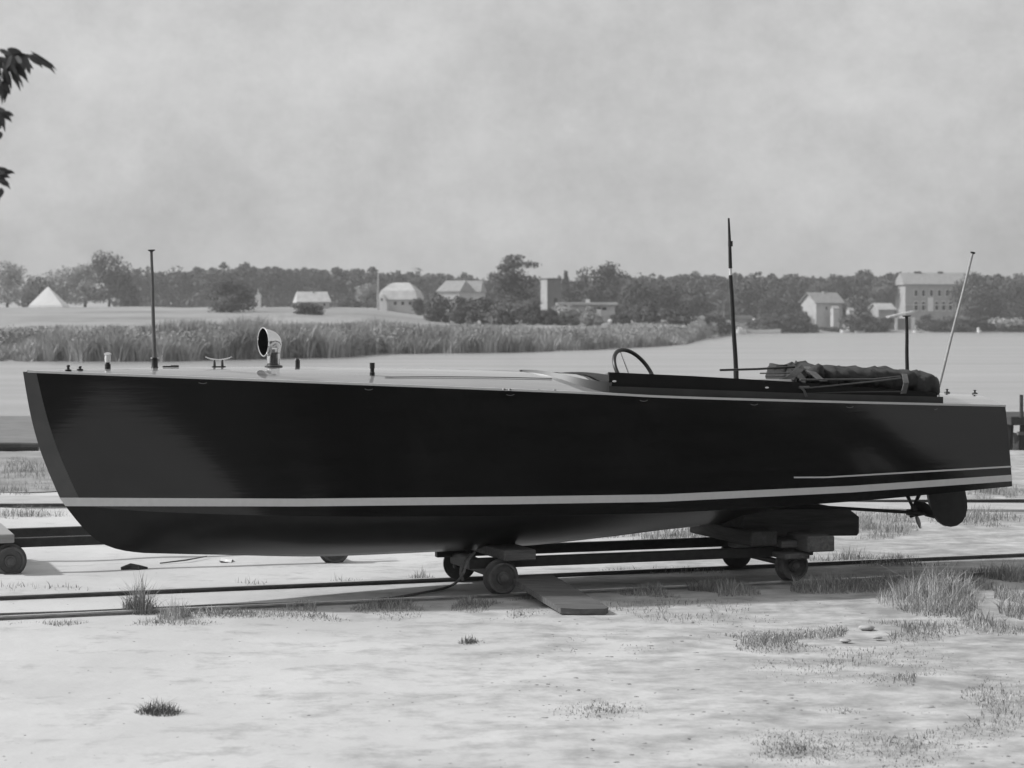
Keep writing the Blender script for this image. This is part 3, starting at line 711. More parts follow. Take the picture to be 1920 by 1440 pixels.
# smooth the stem with Catmull-Rom sampling
def catmull(pl, n=8):
    o = []
    for i in range(len(pl)-1):
        a, b, c, d = pl[max(i-1, 0)], pl[i], pl[i+1], pl[min(i+2, len(pl)-1)]
        for k in range(n):
            t = k/n; o.append(.5*((2*b)+(c-a)*t+(2*a-5*b+4*c-d)*t*t+(3*b-a-3*c+d)*t**3))
    return o+[pl[-1]]
stemA = catmull(stem[:7]); stemB = catmull(stem[6:])
def stemv(v): return poly_at(stemA, v) if v <= 1 else poly_at(stemB, v-1)
sheer_px = [(43, 697), (340, 708), (640, 719.5), (900, 729.5), (1133, 739), (1240, 744.5), (1500, 752.5), (1700, 757.5), (1885, 761.5)]
chine_px = [(120, 945), (200, 953), (300, 960), (600, 968), (960, 967), (1240, 962), (1360, 956), (1576, 942), (1898, 912)]
keel_px = [(270, 1037), (400, 1040), (640, 1042.5), (830, 1034), (1000, 1022), (1130, 1008), (1240, 994), (1370, 979)]
def fit(pxs, B, x1):
    x0 = pb(*pxs[0], 0).x; o = []
    for a, b in pxs:
        y = 0.0
        for _ in range(8):
            p = pb(a, b, -y); wv = (p.x-x0)/(x1-x0); y = hermite(B[0], B[1], wv) if B else 0
        o.append((wv, p.x, p.z))
    return x0, o
x1s = pb(1885, 761, -BS[1][-1]).x; x1c = pb(1898, 912, -BC[1][-1]).x
x0s, SHE = fit(sheer_px, BS, x1s); x0c, CHI = fit(chine_px, BC, x1c); x0k, KEE = fit(keel_px, None, x1c)
zc1 = CHI[-1][2]; KEE.append((.80, 0, zc1-.055)); KEE.append((1.0, 0, zc1-.03))
KEE = [k_ for k_ in KEE]; KEE.sort()
def curve(Tb, wv): return hermite([q_[0] for q_ in Tb], [q_[2] for q_ in Tb], wv)
def hull_pt(v, wv, side=-1):
    zs = curve(SHE, wv); zc = curve(CHI, wv); zk = curve(KEE, wv)
    xs = x0s+wv*(x1s-x0s); xc = x0c+wv*(x1c-x0c); xk = x0k+wv*(x1c-x0k)
    bs = hermite(*BS, wv); bc = hermite(*BC, wv); fade = (1-wv)**7
    if v <= 1:
        x = xs+(xc-xs)*v; z = zs+(zc-zs)*v; st = stemv(v); s0, s1 = stemv(0), stemv(1)
        x += (st.x-(s0.x+(s1.x-s0.x)*v))*fade; z += (st.z-(s0.z+(s1.z-s0.z)*v))*fade
        y = bs+(bc-bs)*v + (4*v*(1-v))*(.008*ss(.35, .7, wv)-.012*ss(0, .12, wv)*(1-ss(.2, .4, wv)))
        tum = ss(.72, 1, wv)*.05*(1-v)**2; y -= tum*0
    else:
        q_ = v-1; x = xc+(xk-xc)*q_; z = zc+(zk-zc)*q_; st = stemv(v); s0, s1 = stemv(1), stemv(2)
        x += (st.x-(s0.x+(s1.x-s0.x)*q_))*fade; z += (st.z-(s0.z+(s1.z-s0.z)*q_))*fade
        fw = 1-ss(.3, .6, wv); y = bc*(1-q_)*(1-fw)+bc*(1-q_**2.2)*fw
    return Vector((x, side*y, z))
def bandw(v): return (.105+.065*min(v, 1))/9.0
NV = [i/16 for i in range(17)]; NB = [1+i/10 for i in range(11)]
WV = [((i/70)**1.25) for i in range(71)]
def cols(v): b0 = bandw(v); return [b0*(i/3) for i in range(3)]+[b0+(1-b0)*q_ for q_ in WV]
hb = MB(); sb = MB(); bb = MB()
for side in (-1, 1):
    R1 = [[wb(hull_pt(v, c_, side)) for c_ in cols(v)] for v in NV]
    hb.grid([r_[3:] for r_ in R1]); sb.grid([r_[:4] for r_ in R1])
    bb.grid([[wb(hull_pt(v, c_, side)) for c_ in cols(v)] for v in NB])
hull = hb.build('hull', M['hull'], boat, smooth=True, angle=50, weld=True)
sb.build('stem', M['stem'], boat, smooth=True, angle=50, weld=True)
tag(sb and boat.children[-1], 'lighter varnished stem band at the bow')
bb.build('bottom', M['bottom'], boat, smooth=True, angle=50, weld=True)
tb = MB(); ring = [hull_pt(v, 1.0, -1) for v in NV+NB[1:]]+[hull_pt(v, 1.0, 1) for v in reversed(NV+NB[1:-1])]
tb.add([wb(p) for p in ring], [tuple(range(len(ring)))]); tb.build('transom', M['hull'], boat)
def surf_strip(name, m, top_tab, bot_tab, wa, wz, proud, n=160, sides=(-1, 1)):
    mb = MB()
    for side in sides:
        rows = [[], []]; rin = [[], []]
        for i in range(n+1):
            wv = wa+(wz-wa)*i/n
            for r_, tab in enumerate((top_tab, bot_tab)):
                lo, hi = 0.3, 1.15
                for _ in range(22):
                    mid = (lo+hi)/2; a, b = proj(wb(hull_pt(mid, wv, -1)))
                    if b < lin(tab, a): lo = mid
                    else: hi = mid
                p = hull_pt(mid, wv, side)
                nr = Vector((0, side, 0)) if wv > .01 else Vector((-.6, side, 0)).normalized()
                rows[r_].append(p+nr*proud); rin[r_].append(p-nr*.004)
        mb.grid([[wb(p) for p in q_] for q_ in (rin[0], rows[0], rows[1], rin[1])])
    return mb.build(name, m, boat, smooth=True, angle=40)
ST = [(100, 933), (560, 935), (960, 931), (1240, 927), (1594, 911), (1899, 890)]
SB_ = [(100, 949), (560, 949.5), (960, 945.5), (1240, 941), (1594, 923.5), (1899, 902)]
surf_strip('waterline_stripe', M['stripe'], ST, SB_, 0.0, 1.0, .004)
# spray rail aft
pA = [(1460, 894), (1548, 893.5), (1899, 873)]; pB = [(1460, 896.5), (1548, 896.2), (1899, 876)]
wstart = (pb(1481, 895, -.86).x-x0s)/(x1s-x0s)-.004
for sd_ in (-1, 1): surf_strip('spray_rail', M['stripe'], pA, pB, wstart, 1.0, .012, 60, sides=(sd_,))
# deck
def camber(wv): return .005+.165*hermite([0, .1, .3, .5, .8, 1], [0, .35, .8, 1, .8, .6], wv)
def deck_z(wv, f): return curve(SHE, wv)+camber(wv)*(1-f*f)
def deck_pt(wv, y, dz=0.0):
    bs = max(.01, hermite(*BS, wv)); return Vector((x0s+wv*(x1s-x0s), y, deck_z(wv, min(1, abs(y)/bs))+dz))
def w_of(x): return (x-x0s)/(x1s-x0s)
w_a = w_of(pb(1142, 735, -.8).x); w_b = w_of(pb(1762, 746, -.75).x)
CO = lambda wv: hermite(*BS, wv)-.055        # cockpit half width
db = MB(); fr = [-1, -.985, -.93, -.8, -.6, -.4, -.2, 0, .2, .4, .6, .8, .93, .985, 1]
for seg in ([0.0]+[w_a*(i/60) for i in range(1, 61)], [w_b+(1-w_b)*i/14 for i in range(15)]):
    db.grid([[wb(deck_pt(max(wv, .0005), f*hermite(*BS, max(wv, .0005)))) for f in fr] for wv in seg])
for side in (-1, 1):
    db.grid([[wb(deck_pt(w_a+(w_b-w_a)*i/40, side*y_)) for y_ in (CO(w_a+(w_b-w_a)*i/40), CO(w_a+(w_b-w_a)*i/40)+.05, hermite(*BS, w_a+(w_b-w_a)*i/40))] for i in range(41)])
db.build('deck', M['deck'], boat, smooth=True, angle=60)
# deck edge strip: pale rubbing strake seen as a light line
eb = MB()
for side in (-1, 1):
    rows = [[], [], [], []]
    for i in range(121):
        wv = max(.004, i/120); bs = hermite(*BS, wv); x = x0s+wv*(x1s-x0s); zs = curve(SHE, wv)
        for k_, (dy, dz) in enumerate(((-.03, .004), (-.03, .014), (.008, .012), (.008, -.006))): rows[k_].append(wb((x, side*(bs+dy), zs+dz)))
    eb.grid(rows)
eb.build('toe_rail', M['stripe'], boat, smooth=True, angle=30)
# cockpit: lining, coaming boards, moulding
ib = MB(); zfl = curve(SHE, w_a)-.75
for i in range(30):
    pass
rows = [[], [], [], []]
for i in range(31):
    wv = w_a+(w_b-w_a)*i/30; c_ = CO(wv)-.02; x = x0s+wv*(x1s-x0s); zt_ = curve(SHE, wv)+.02
    for k_, (y_, z_) in enumerate(((-c_, zt_), (-c_*.9, zfl), (c_*.9, zfl), (c_, zt_))): rows[k_].append(wb((x, y_, z_)))
ib.grid(rows)
for wv in (w_a, w_b):
    c_ = CO(wv)-.02; x = x0s+wv*(x1s-x0s); zt_ = curve(SHE, wv)+.02+camber(wv)
    ib.add([wb((x, -c_, zt_-.1)), wb((x, c_, zt_-.1)), wb((x, c_*.9, zfl)), wb((x, -c_*.9, zfl))], [(0, 1, 2, 3)])
ib.build('cockpit_lining', M['inner'], boat)
top_tab = [(1130, 697), (1146, 698), (1299, 705), (1500, 716.5), (1560, 722), (1690, 731), (1762, 736)]
mid_tab = [(1130, 724), (1146, 724), (1496, 737), (1762, 744)]
def board(tabT, tabB, y_out, th, name, m, w0, w1, dz_far=0.0, end=None):
    mb = MB()
    for side in (-1, 1):
        rows = [[], [], [], []]
        for i in range(61):
            wv = w0+(w1-w0)*i/60; x = x0s+wv*(x1s-x0s); c_ = CO(wv)+y_out
            p0 = wb((x, -c_, curve(SHE, wv))); px, _ = proj(p0)
            zt_ = pb(px, lin(tabT, px), -c_).z; zb_ = pb(px, lin(tabB, px), -c_).z if tabB else deck_pt(wv, c_).z-.01
            for k_, (yy, z_) in enumerate(((c_-th, zb_), (c_-th, zt_), (c_, zt_), (c_, zb_))): rows[k_].append(wb((x, side*yy, z_)))
        mb.grid(rows+[rows[0]])
        for j in (0, -1): mb.add([r_[j] for r_ in rows], [(0, 1, 2, 3)])
    return mb.build(name, m, boat, smooth=True, angle=30)
board(top_tab, mid_tab, 0, .025, 'coaming', M['coaming'], w_a, w_b)
board(mid_tab, None, .02, .045, 'coaming_moulding', M['mould'], w_a-.001, w_b+.006)
# transverse coaming boards closing the cockpit front and back
for wv, hh in ((w_a+.002, .16), (w_b-.002, .05)):
    cb = MB(); c_ = CO(wv)-.03; rows = [[], [], [], []]
    for i in range(13):
        y_ = -c_+2*c_*i/12; p_ = deck_pt(wv, y_); 
        for k_, (dx, dz) in enumerate(((0, -.05), (0, hh*.8-.06*abs(y_/c_)*0), (.025, hh*.8), (.025, -.05))): rows[k_].append(wb((p_.x+dx, y_, p_.z+dz-(.11 if hh > .1 else 0)*(1-(y_/c_)**2))))
    cb.grid(rows); cb.build('bulkhead', M['coaming'], boat)
# V-shaped splash board running forward from the cockpit corners to the centreline
spb = MB()
ptip = pb(975, 697, 0)
for side in (-1, 1):
    rows = [[], [], []]
    for i in range(25):
        q_ = i/24; wv = w_of(ptip.x)*(1-q_)+w_a*q_; y_ = (CO(w_a)+.02)*math.sin(q_*math.pi/2)**.9; hh = .012+.085*q_
        p_ = deck_pt(wv, y_)
        rows[0].append(wb((p_.x, side*y_, p_.z-.01))); rows[1].append(wb((p_.x+.03*q_, side*(y_-.02), p_.z+hh))); rows[2].append(wb((p_.x+.05, side*(y_-.045), p_.z-.01)))
    spb.grid(rows)
spb.build('splash_board', M['splash'], boat, smooth=True, angle=40)
# rounded dash cowl
dc = MB(); p_ = pb(1140, 722, -.4); rows = []
for i in range(9):
    a = i/8*math.pi/2; x_ = p_.x-.2*math.cos(a)+.03; hh = .13*math.sin(a)+.002
    rows.append([wb((x_, -.4+.2*math.cos(b_*math.pi/12), p_.z-.03+hh*math.sin(b_*math.pi/12))) for b_ in range(13)])
dc.grid(rows); dc.build('dash_cowl', M['canvas'], boat, smooth=True, angle=80)
# small oval studs on the coaming, scuppers under the sheer
for px, py in ((1152, 715), (1438, 727)):
    c_ = -(CO(w_a)+.006); p_ = pb(px, py, c_); s_ = MB(); rows = []
    s_.ball(wb((p_.x, c_+.004, p_.z)), (.021, .012, .011), 12, 6); s_.build('stud', M['chrome'], boat, smooth=True)
for px in (380, 691, 956, 1206, 1413, 1592, 1750):
    sy = lin(sheer_px, px)+9; y_ = -.9
    for _ in range(6): p_ = pb(px, sy, y_); y_ = -hermite(*BS, w_of(p_.x))+.01
    s_ = MB(); s_.tube([wb((p_.x-.035, y_-.012, p_.z+.006)), wb((p_.x-.02, y_-.014, p_.z)), wb((p_.x, y_-.015, p_.z-.003)), wb((p_.x+.02, y_-.014, p_.z)), wb((p_.x+.035, y_-.012, p_.z+.006))], .0035, 6)
    s_.build('scupper_lip', M['dull'], boat, smooth=True)
# ---- deck fittings (each stands on the deck where its foot is seen)
def foot(px, py, y=0.0):
    """boat-frame point of the deck surface seen at this photo pixel column, at breadth y"""
    p = pb(px, py, y); return deck_pt(w_of(p.x), y)
def U(px, py, y): return wb(pb(px, py, y))
def lathe(mb, base, axis, prof, n=20, mi=0):
    axis = Vector(axis).normalized(); a = axis.orthogonal().normalized(); b = axis.cross(a); rows = []
    for r_, h_ in prof: rows.append([Vector(base)+axis*h_+(a*math.cos(2*math.pi*k/n)+b*math.sin(2*math.pi*k/n))*r_ for k in range(n)])
    return mb.grid(rows, mi, True)
UPv = (MBt.to_3x3()@Vector((0, 0, 1))).normalized()
mpp = 1/226.0        # metres per photo px at the boat
for px, hpx in ((128, 10), (150, 7)):
    f_ = foot(px, 690, -.05); m_ = MB(); s_ = hpx*mpp
    lathe(m_, wb(f_), UPv, [(.0, 0), (.026, 0), (.026, .006), (.012, .01), (.010, s_*.6), (.016, s_*.75), (.012, s_), (0, s_)], 14); m_.build('fairlead', M['black'], boat, smooth=True)
f_ = foot(202, 680, -.02); m_ = MB(); lathe(m_, wb(f_), UPv, [(0, 0), (.024, 0), (.024, .035), (.016, .04), (.016, .05), (0, .05)], 18)
bl_ = m_.build('bow_light', M['black'], boat, smooth=True)
m_ = MB(); lathe(m_, wb(f_)+UPv*.05, UPv, [(0, 0), (.022, 0), (.025, .03), (.022, .062), (0, .062)], 18); m_.build('lens', M['white'], bl_, smooth=True, root=boat)
m_ = MB(); lathe(m_, wb(f_)+UPv*.112, UPv, [(0, 0), (.028, 0), (.03, .008), (.015, .018), (0, .02)], 18); m_.build('cap', M['chrome'], bl_, smooth=True, root=boat)
def staff(px0, py0, px1, py1, y, r0, r1, name, m, label=None, cap=None, capm=None, y1=None):
    a = U(px0, py0, y); b_ = U(px1, py1, y if y1 is None else y1); s_ = MB(); n_ = 10
    s_.tube([a+(b_-a)*(i/n_)+Vector((.0012*math.sin(i*1.1), 0, 0)) for i in range(n_+1)], [r0+(r1-r0)*i/n_ for i in range(n_+1)], 10); o = s_.build(name, m, boat, smooth=True)
    if label: tag(o, label)
    if cap:
        c_ = MB(); lathe(c_, b_-(b_-a).normalized()*.01, b_-a, cap, 18); c_.build('cap', capm or M['black'], o, smooth=True, root=boat)
    return o, a, b_
o, a, b_ = staff(290, 682, 284, 470, 0, .0165, .011, 'bow_flagstaff', M['grey_pole'], 'slender grey staff with flat cap on the foredeck', cap=[(0, 0), (.012, 0), (.030, .012), (.030, .018), (0, .018)])
m_ = MB(); fb = wb(foot(290, 684, 0)); lathe(m_, fb, UPv, [(0, 0), (.03, 0), (.026, .01), (.026, .075), (0, .075)], 18); sk = m_.build('staff_socket', M['black'], boat, smooth=True)
m_ = MB(); lathe(m_, fb+UPv*.075, UPv, [(0, 0), (.034, 0), (.034, .008), (0, .008)], 18); m_.build('collar', M['chrome'], sk, smooth=True, root=boat)
# mooring ring plate
f_ = foot(320, 681, 0); m_ = MB(); m_.box(wb(f_)+UPv*.008, (.13, .04, .012), MBt.to_3x3(), bev=.003); rp = m_.build('deck_plate', M['black'], boat)
m_ = MB(); m_.tube([wb(Vector(f_)+Vector((.0, 0, .02))), wb(Vector(f_)+Vector((.07, 0, .02)))], .005, 8); m_.build('bar', M['chrome'], rp, smooth=True, root=boat)
# horned cleat
f_ = foot(410, 677, 0); m_ = MB()
for dx in (-.035, .03): m_.tube([wb(Vector(f_)+Vector((dx, 0, -.005))), wb(Vector(f_)+Vector((dx, 0, .06)))], [.013, .008], 10)
m_.box(wb(Vector(f_)+Vector((0, 0, .004))), (.11, .04, .008), MBt.to_3x3()); cl = m_.build('cleat', M['dull'], boat, smooth=True, angle=40)
m_ = MB(); m_.tube([wb(Vector(f_)+Vector((dx, 0, .058+.022*(dx/.1)**2))) for dx in (-.11, -.08, -.04, 0, .04, .08, .11)], [.004, .006, .008, .008, .008, .006, .004], 8); m_.build('horn', M['chrome'], cl, smooth=True, root=boat)
# cowl ventilator
f_ = foot(506, 682, 0); zb_ = pb(506, 682, 0)
def cp(px, py): q_ = pb(px, py, 0); return Vector((q_.x, 0, q_.z))
path = [Vector((cp(513, 684).x, 0, f_.z-.01)), cp(513, 672), cp(513, 662), cp(513.5, 653), cp(513, 646), cp(509, 641.5), cp(502, 640.5), cp(494, 641)]
rad = [.056, .056, .055, .060, .070, .084, .100, .117]
pts_ = catmull(path, 5); rr = []
for i in range(len(pts_)): rr.append(lin(list(enumerate(rad)), i/5))
m_ = MB(); rows = []; fwd = Vector((-.88, -.42, .0))
for i, (p_, r_) in enumerate(zip(pts_, rr)):
    t_ = i/(len(pts_)-1); ang = ss(.35, 1, t_); d_ = (Vector((0, 0, 1))*(1-ang)+Vector((-.985, -.17, -.02))*ang).normalized()
    sidev = d_.cross(Vector((0, 0, 1)) if ang > .05 else Vector((-.985, -.17, 0)).cross(Vector((0, 0, 1)))); 
    sv = Vector((.17, -.985, 0)); up_ = sv.cross(d_).normalized()
    rows.append([wb(p_+sv*math.cos(2*math.pi*k/24)*r_+up_*math.sin(2*math.pi*k/24)*r_) for k in range(24)])
m_.grid(rows, 0, True); vt = m_.build('cowl_vent', M['chrome'], boat, smooth=True, angle=70)
ctr = sum(rows[-1], Vector())/24; m_ = MB()
inr = [[ctr+(q_-ctr)*s_+(wb(pts_[-6])-ctr)*dp for q_ in rows[-1]] for s_, dp in ((.985, 0.03), (.6, .06), (.02, .08))]
m_.grid(inr, 0, True); m_.build('mouth', M['void'], vt, smooth=True, root=boat)  # black cup closing the vent; the hollow's darkness is put into its colour
m_ = MB(); lip = rows[-1]+[rows[-1][0]]; m_.tube(lip, .006, 8); m_.build('lip', M['chrome'], vt, smooth=True, root=boat)
m_ = MB(); lathe(m_, wb((path[0].x, 0, f_.z)), UPv, [(.075, -.01), (.075, .01), (.056, .016), (.056, .03), (.05, .03)], 24); m_.build('base_ring', M['dull'], vt, smooth=True, root=boat)
# little post, bollard
f_ = foot(558, 680, 0); m_ = MB(); lathe(m_, wb(f_), UPv, [(0, 0), (.020, 0), (.020, .055), (0, .055)], 16); o = m_.build('filler_pipe', M['dull'], boat, smooth=True)
m_ = MB(); lathe(m_, wb(f_)+UPv*.055, UPv, [(0, 0), (.023, 0), (.023, .014), (0, .014)], 16); m_.build('cap', M['chrome'], o, smooth=True, root=boat)
f_ = foot(698, 701, -.42); m_ = MB(); lathe(m_, wb(f_), UPv, [(0, 0), (.021, 0), (.021, .02), (.017, .025), (.017, .05), (.021, .055), (.021, .10), (0, .10)], 16); m_.build('bollard', M['black'], boat, smooth=True)
# long thin deck seam batten
m_ = MB()
pts_ = [foot(722+(1035-722)*i/12, 704, -.50) for i in range(13)]
for i in range(12): pass
m_.tube([wb(q_+Vector((0, 0, .006))) for q_ in pts_], .0035, 6); m_.build('deck_batten', M['mould'], boat)
for px in (945, 956, 1010, 1040):
    f_ = foot(px, 725, -.8); m_ = MB(); lathe(m_, wb(f_), UPv, [(0, 0), (.016, 0), (.010, .012), (0, .014)], 12); m_.build('deck_bolt', M['dull'], boat, smooth=True)
# steering wheel
cw = U(1190, 700, -.05); Rw = .236*52/52; nw = Vector((.648, -.54, .54)).normalized()
a_ = Vector((0, 0, 1)).cross(nw).normalized(); b__ = nw.cross(a_)
Rw = 52/F*cw.y
m_ = MB(); rows = []
for i in range(48):
    A = 2*math.pi*i/48; rd_ = a_*math.cos(A)+b__*math.sin(A); c_ = cw+rd_*Rw
    rows.append([c_+rd_*math.cos(2*math.pi*k/10)*.018+nw*math.sin(2*math.pi*k/10)*.018 for k in range(10)])
rows.append(rows[0]); m_.grid(rows, 0, True)
sw = m_.build('steering_wheel', M['black'], boat, smooth=True)
hubp = cw-nw*.06
for k in range(3):
    A = R(100+120*k); rd_ = a_*math.cos(A)+b__*math.sin(A); m_ = MB(); m_.tube([hubp, cw+rd_*Rw*.98], .0055, 8); m_.build('spoke', M['chrome'], sw, smooth=True, root=boat)
m_ = MB(); lathe(m_, hubp-nw*.01, nw, [(0, -.01), (.04, -.01), (.04, .01), (.02, .025), (0, .028)], 18); m_.build('hub', M['dull'], sw, smooth=True, root=boat)
m_ = MB(); m_.tube([hubp, hubp-nw*.5], .018, 10); m_.build('steering_column', M['dull'], sw, smooth=True, root=boat)
# seats, dash bits
p0 = pb(1345, 709, 0); m_ = MB(); q0 = pb(1300, 706, .35); q1 = pb(1415, 712, .35); 
m_.box(wb(((q0.x+q1.x)/2, .0, q1.z-.10)), ((q1.x-q0.x), 1.0, .22), MBt.to_3x3(), bev=.04); m_.build('seat_back', M['seat'], boat, smooth=True)
q0 = pb(1194, 699, .3); q1 = pb(1290, 704, .3); m_ = MB(); m_.box(wb(((q0.x+q1.x)/2, .3, q1.z-.075)), ((q1.x-q0.x), .5, .14), MBt.to_3x3(), bev=.02); m_.build('engine_cover', M['coaming'], boat, smooth=True)
# masts
o, a, b_ = staff(1380, 694, 1370, 516, 0.05, .0215, .0175, 'mast', M['black'], 'tall dark mast amidships with pale wrapped joint')
m_ = MB(); m_.tube([U(1370, 516, .05), U(1369.5, 503, .05)], .0135, 10); m_.build('joint_wrap', M['white'], o, smooth=True, root=boat)
m_ = MB(); m_.tube([U(1369.5, 503, .05), U(1368.4, 460, .05), U(1366.3, 409, .05)], [.0175, .015, .009], 10); m_.build('topmast', M['black'], o, smooth=True, root=boat)
m_ = MB(); m_.tube([U(1369.5, 462, .05), U(1369.5, 452, .05)], .022, 10); m_.build('masthead_ring', M['black'], o, smooth=True, root=boat)
m_ = MB(); m_.tube([U(1380, 694, .05), wb(pb(1381, 694, .05)-Vector((0, 0, .5)))], .024, 10); m_.build('mast_step', M['black'], o, smooth=True, root=boat)
o, a, b_ = staff(1701, 715, 1700, 592, 0, .019, .015, 'signal_post', M['black'], 'short dark post rising from the folded hood with flat cap', cap=[(0, 0), (.035, 0), (.045, .012), (0, .014)], capm=M['dull'])
o, a, b_ = staff(1757, 738, 1824, 474, 0, .014, .012, 'stern_staff', M['pale_pole'], 'pale stern flagstaff leaning aft with dark cap', cap=[(0, 0), (.014, 0), (.024, .01), (.024, .016), (0, .018)])
# folded hood: canvas roll, bunched front fold, rounded bag, hinged bars, straps
def blanket(secs, n=16, mi=0, mb=None, wr=.012, sd=1):
    """loft of oval sections (boat frame centre x,y,z, half breadth, half height) with wrinkles"""
    mb = mb or MB(); rows = []
    for i, (x, y, z, hw, hh) in enumerate(secs):
        row = []
        for k in range(n):
            A = 2*math.pi*k/n; c_ = math.cos(A); s_ = math.sin(A); q_ = abs(c_)**.5*math.copysign(1, c_); w_ = abs(s_)**.45*math.copysign(1, s_)
            p_ = Vector((x, y+hw*q_, z+hh*w_)); d_ = wr*(noise.noise(p_*9+Vector((sd, 0, 0)))+.8*noise.noise(Vector((p_.x*26+p_.z*12, p_.y*6, sd*3)))); row.append(wb(p_+Vector((0, q_, w_))*d_*1.5))
        rows.append(row)
    mb.grid(rows, mi, True)
    for j in (0, -1): mb.add(rows[j], [tuple(range(n))], mi)
    return mb
def secs(tab, n=40):
    o = []
    for i in range(n+1):
        px = tab[0][0]+(tab[-1][0]-tab[0][0])*i/n; tp = hermite([q_[0] for q_ in tab], [q_[1] for q_ in tab], px); bt = hermite([q_[0] for q_ in tab], [q_[2] for q_ in tab], px); hw = hermite([q_[0] for q_ in tab], [q_[3] for q_ in tab], px)
        a = pb(px, tp, -hw*.6); b_ = pb(px, bt, -hw); o.append((pb(px, bt, -.15-hw*.75).x, -.15, (a.z+b_.z)/2, hw, max(.01, (a.z-b_.z)/2)))
    return o
hd = blanket(secs([(1506, 697, 712, .1), (1520, 689, 716, .3), (1560, 687, 724, .5), (1600, 688, 730, .54), (1690, 693, 734, .54), (1712, 699, 736, .5)]), wr=.03, n=28).build('folding_hood', M['canvas'], boat, smooth=True, angle=75)
tag(hd, 'dark canvas hood folded down over the after cockpit')
blanket(secs([(1698, 700, 740, .4), (1703, 697, 744, .5), (1728, 696, 745, .55), (1742, 698, 745, .52), (1749, 703, 743, .46)], 16), wr=.02, n=28, sd=5).build('hood_bag', M['canvas'], hd, smooth=True, angle=75, root=boat)
def tubepx(pl, r_, name, m, par, y, n=8):
    m_ = MB(); m_.tube([U(a, b, y if not isinstance(y, list) else y[i]) for i, (a, b) in enumerate(pl)], r_, n); return m_.build(name, m, par, smooth=True, root=boat)
yb = -(CO((w_a+w_b)/2)-.02)
tubepx([(1350, 694), (1420, 692), (1490, 688)], .010, 'bow_bar', M['black'], hd, -.3)
tubepx([(1425, 700), (1495, 699)], .006, 'bow_bar', M['dull'], hd, -.3)
tubepx([(1435, 706), (1495, 706)], .006, 'bow_bar', M['dull'], hd, -.3)
tubepx([(1518, 727), (1560, 723), (1640, 715), (1690, 709)], .007, 'side_bar', M['canvas2'], hd, yb-.02)
tubepx([(1512, 738), (1600, 735), (1690, 734)], .006, 'side_bar', M['black'], hd, yb-.02)
tubepx([(1500, 712), (1560, 711.5), (1640, 711), (1688, 706)], .008, 'side_bar', M['canvas2'], hd, yb)
def strap(pl, wd, name, y, m=None):
    m_ = MB(); rows = [[], [], [], []]
    for i, (a, b) in enumerate(pl):
        yy = y[i] if isinstance(y, list) else y; p_ = pb(a, b, yy)
        for k_, (dx, dy) in enumerate(((-wd/2, -.006), (wd/2, -.006), (wd/2, .006), (-wd/2, .006))): rows[k_].append(wb(p_+Vector((dx, dy, 0))))
    m_.grid(rows+[rows[0]]); return m_.build(name, m or M['canvas2'], hd, smooth=True, root=boat)
strap([(1512, 687), (1522, 697), (1534, 708), (1545, 715)], .07, 'strap', [-.35, -.62, -.72, -.78])
strap([(1506, 686), (1494, 697), (1484, 706), (1470, 711)], .09, 'strap', [-.3, -.62, -.68, -.7], M['canvas'])
strap([(1690, 692), (1696, 702), (1699, 718), (1694, 738)], .05, 'strap', [-.3, -.7, -.8, -.80])
blanket(secs([(1482, 694, 702, .08), (1492, 690, 712, .25), (1506, 691, 718, .42), (1524, 687, 716, .46), (1538, 690, 708, .3)], 20), wr=.06, n=28, sd=9).build('front_fold', M['canvas'], hd, smooth=True, angle=75, root=boat)
m_ = MB(); m_.tube([U(1502, 727, yb-.03), U(1508, 733, yb-.04), U(1512, 744, yb-.04)], .011, 8); m_.tube([U(1498, 726, yb-.03), U(1517, 726, yb-.03)], .012, 8)
m_.build('hinge_bracket', M['dull'], hd, smooth=True, root=boat)
# stern fittings
for px, y in ((1776, -.1), (1828, -.1)):
    f_ = foot(px, 745, y); m_ = MB(); lathe(m_, wb(f_), UPv, [(0, 0), (.03, 0), (.022, .012), (.008, .014), (.008, .03), (.02, .034), (0, .04)], 14); m_.build('stern_fairlead', M['black'], boat, smooth=True)
# ---- shaft, strut, propeller, rudder under the stern
m_ = MB(); m_.tube([U(1500, 948, 0), U(1588, 953.5, 0), U(1730, 962, 0)], .0155, 10); m_.build('propeller_shaft', M['prop'], boat, smooth=True)
m_ = MB()
for px, yy in ((1697, -.05), (1727, .05)):
    top_ = pb(px, 930, yy); m_.tube([wb(top_+Vector((0, 0, .05))), U(1712, 952, 0)], [.02, .014], 8)
m_.tube([U(1712, 945, 0), U(1712, 962, 0)], [.02, .026], 8); m_.tube([U(1701, 960.6, 0), U(1724, 961.8, 0)], .03, 12)
m_.build('shaft_strut', M['prop'], boat, smooth=True)
hubc = pb(1728, 962, 0); m_ = MB(); m_.tube([wb(hubc+Vector((-.05, 0, 0))), wb(hubc+Vector((.05, 0, 0)))], [.03, .018], 12); pr = m_.build('propeller', M['prop'], boat, smooth=True)
for k in range(3):
    A = R(-100+120*k); m_ = MB(); rad_ = Vector((0, math.cos(A), math.sin(A))); tan_ = Vector((0, -math.sin(A), math.cos(A))); rows = []
    for i in range(7):
        q_ = i/6; r_ = .025+.115*q_; wd = .10*math.sin(math.pi*min(.96, .18+q_*.78)); ch = (tan_*.75+Vector((.66, 0, 0))).normalized()
        off = Vector((-.05+.02*q_, 0, 0)) if k == 0 else Vector((0, 0, 0))
        rows.append([wb(hubc+off+rad_*r_+ch*wd*c_+Vector((1, 0, 0))*.006*(1-c_*c_)) for c_ in (-1, -.5, 0, .5, 1)]+[wb(hubc+off+rad_*r_+ch*wd*c_-Vector((1, 0, 0))*.006) for c_ in (1, .5, 0, -.5, -1)])
    m_.grid(rows, 0, True); m_.build('blade', M['prop'], pr, smooth=True, root=boat)
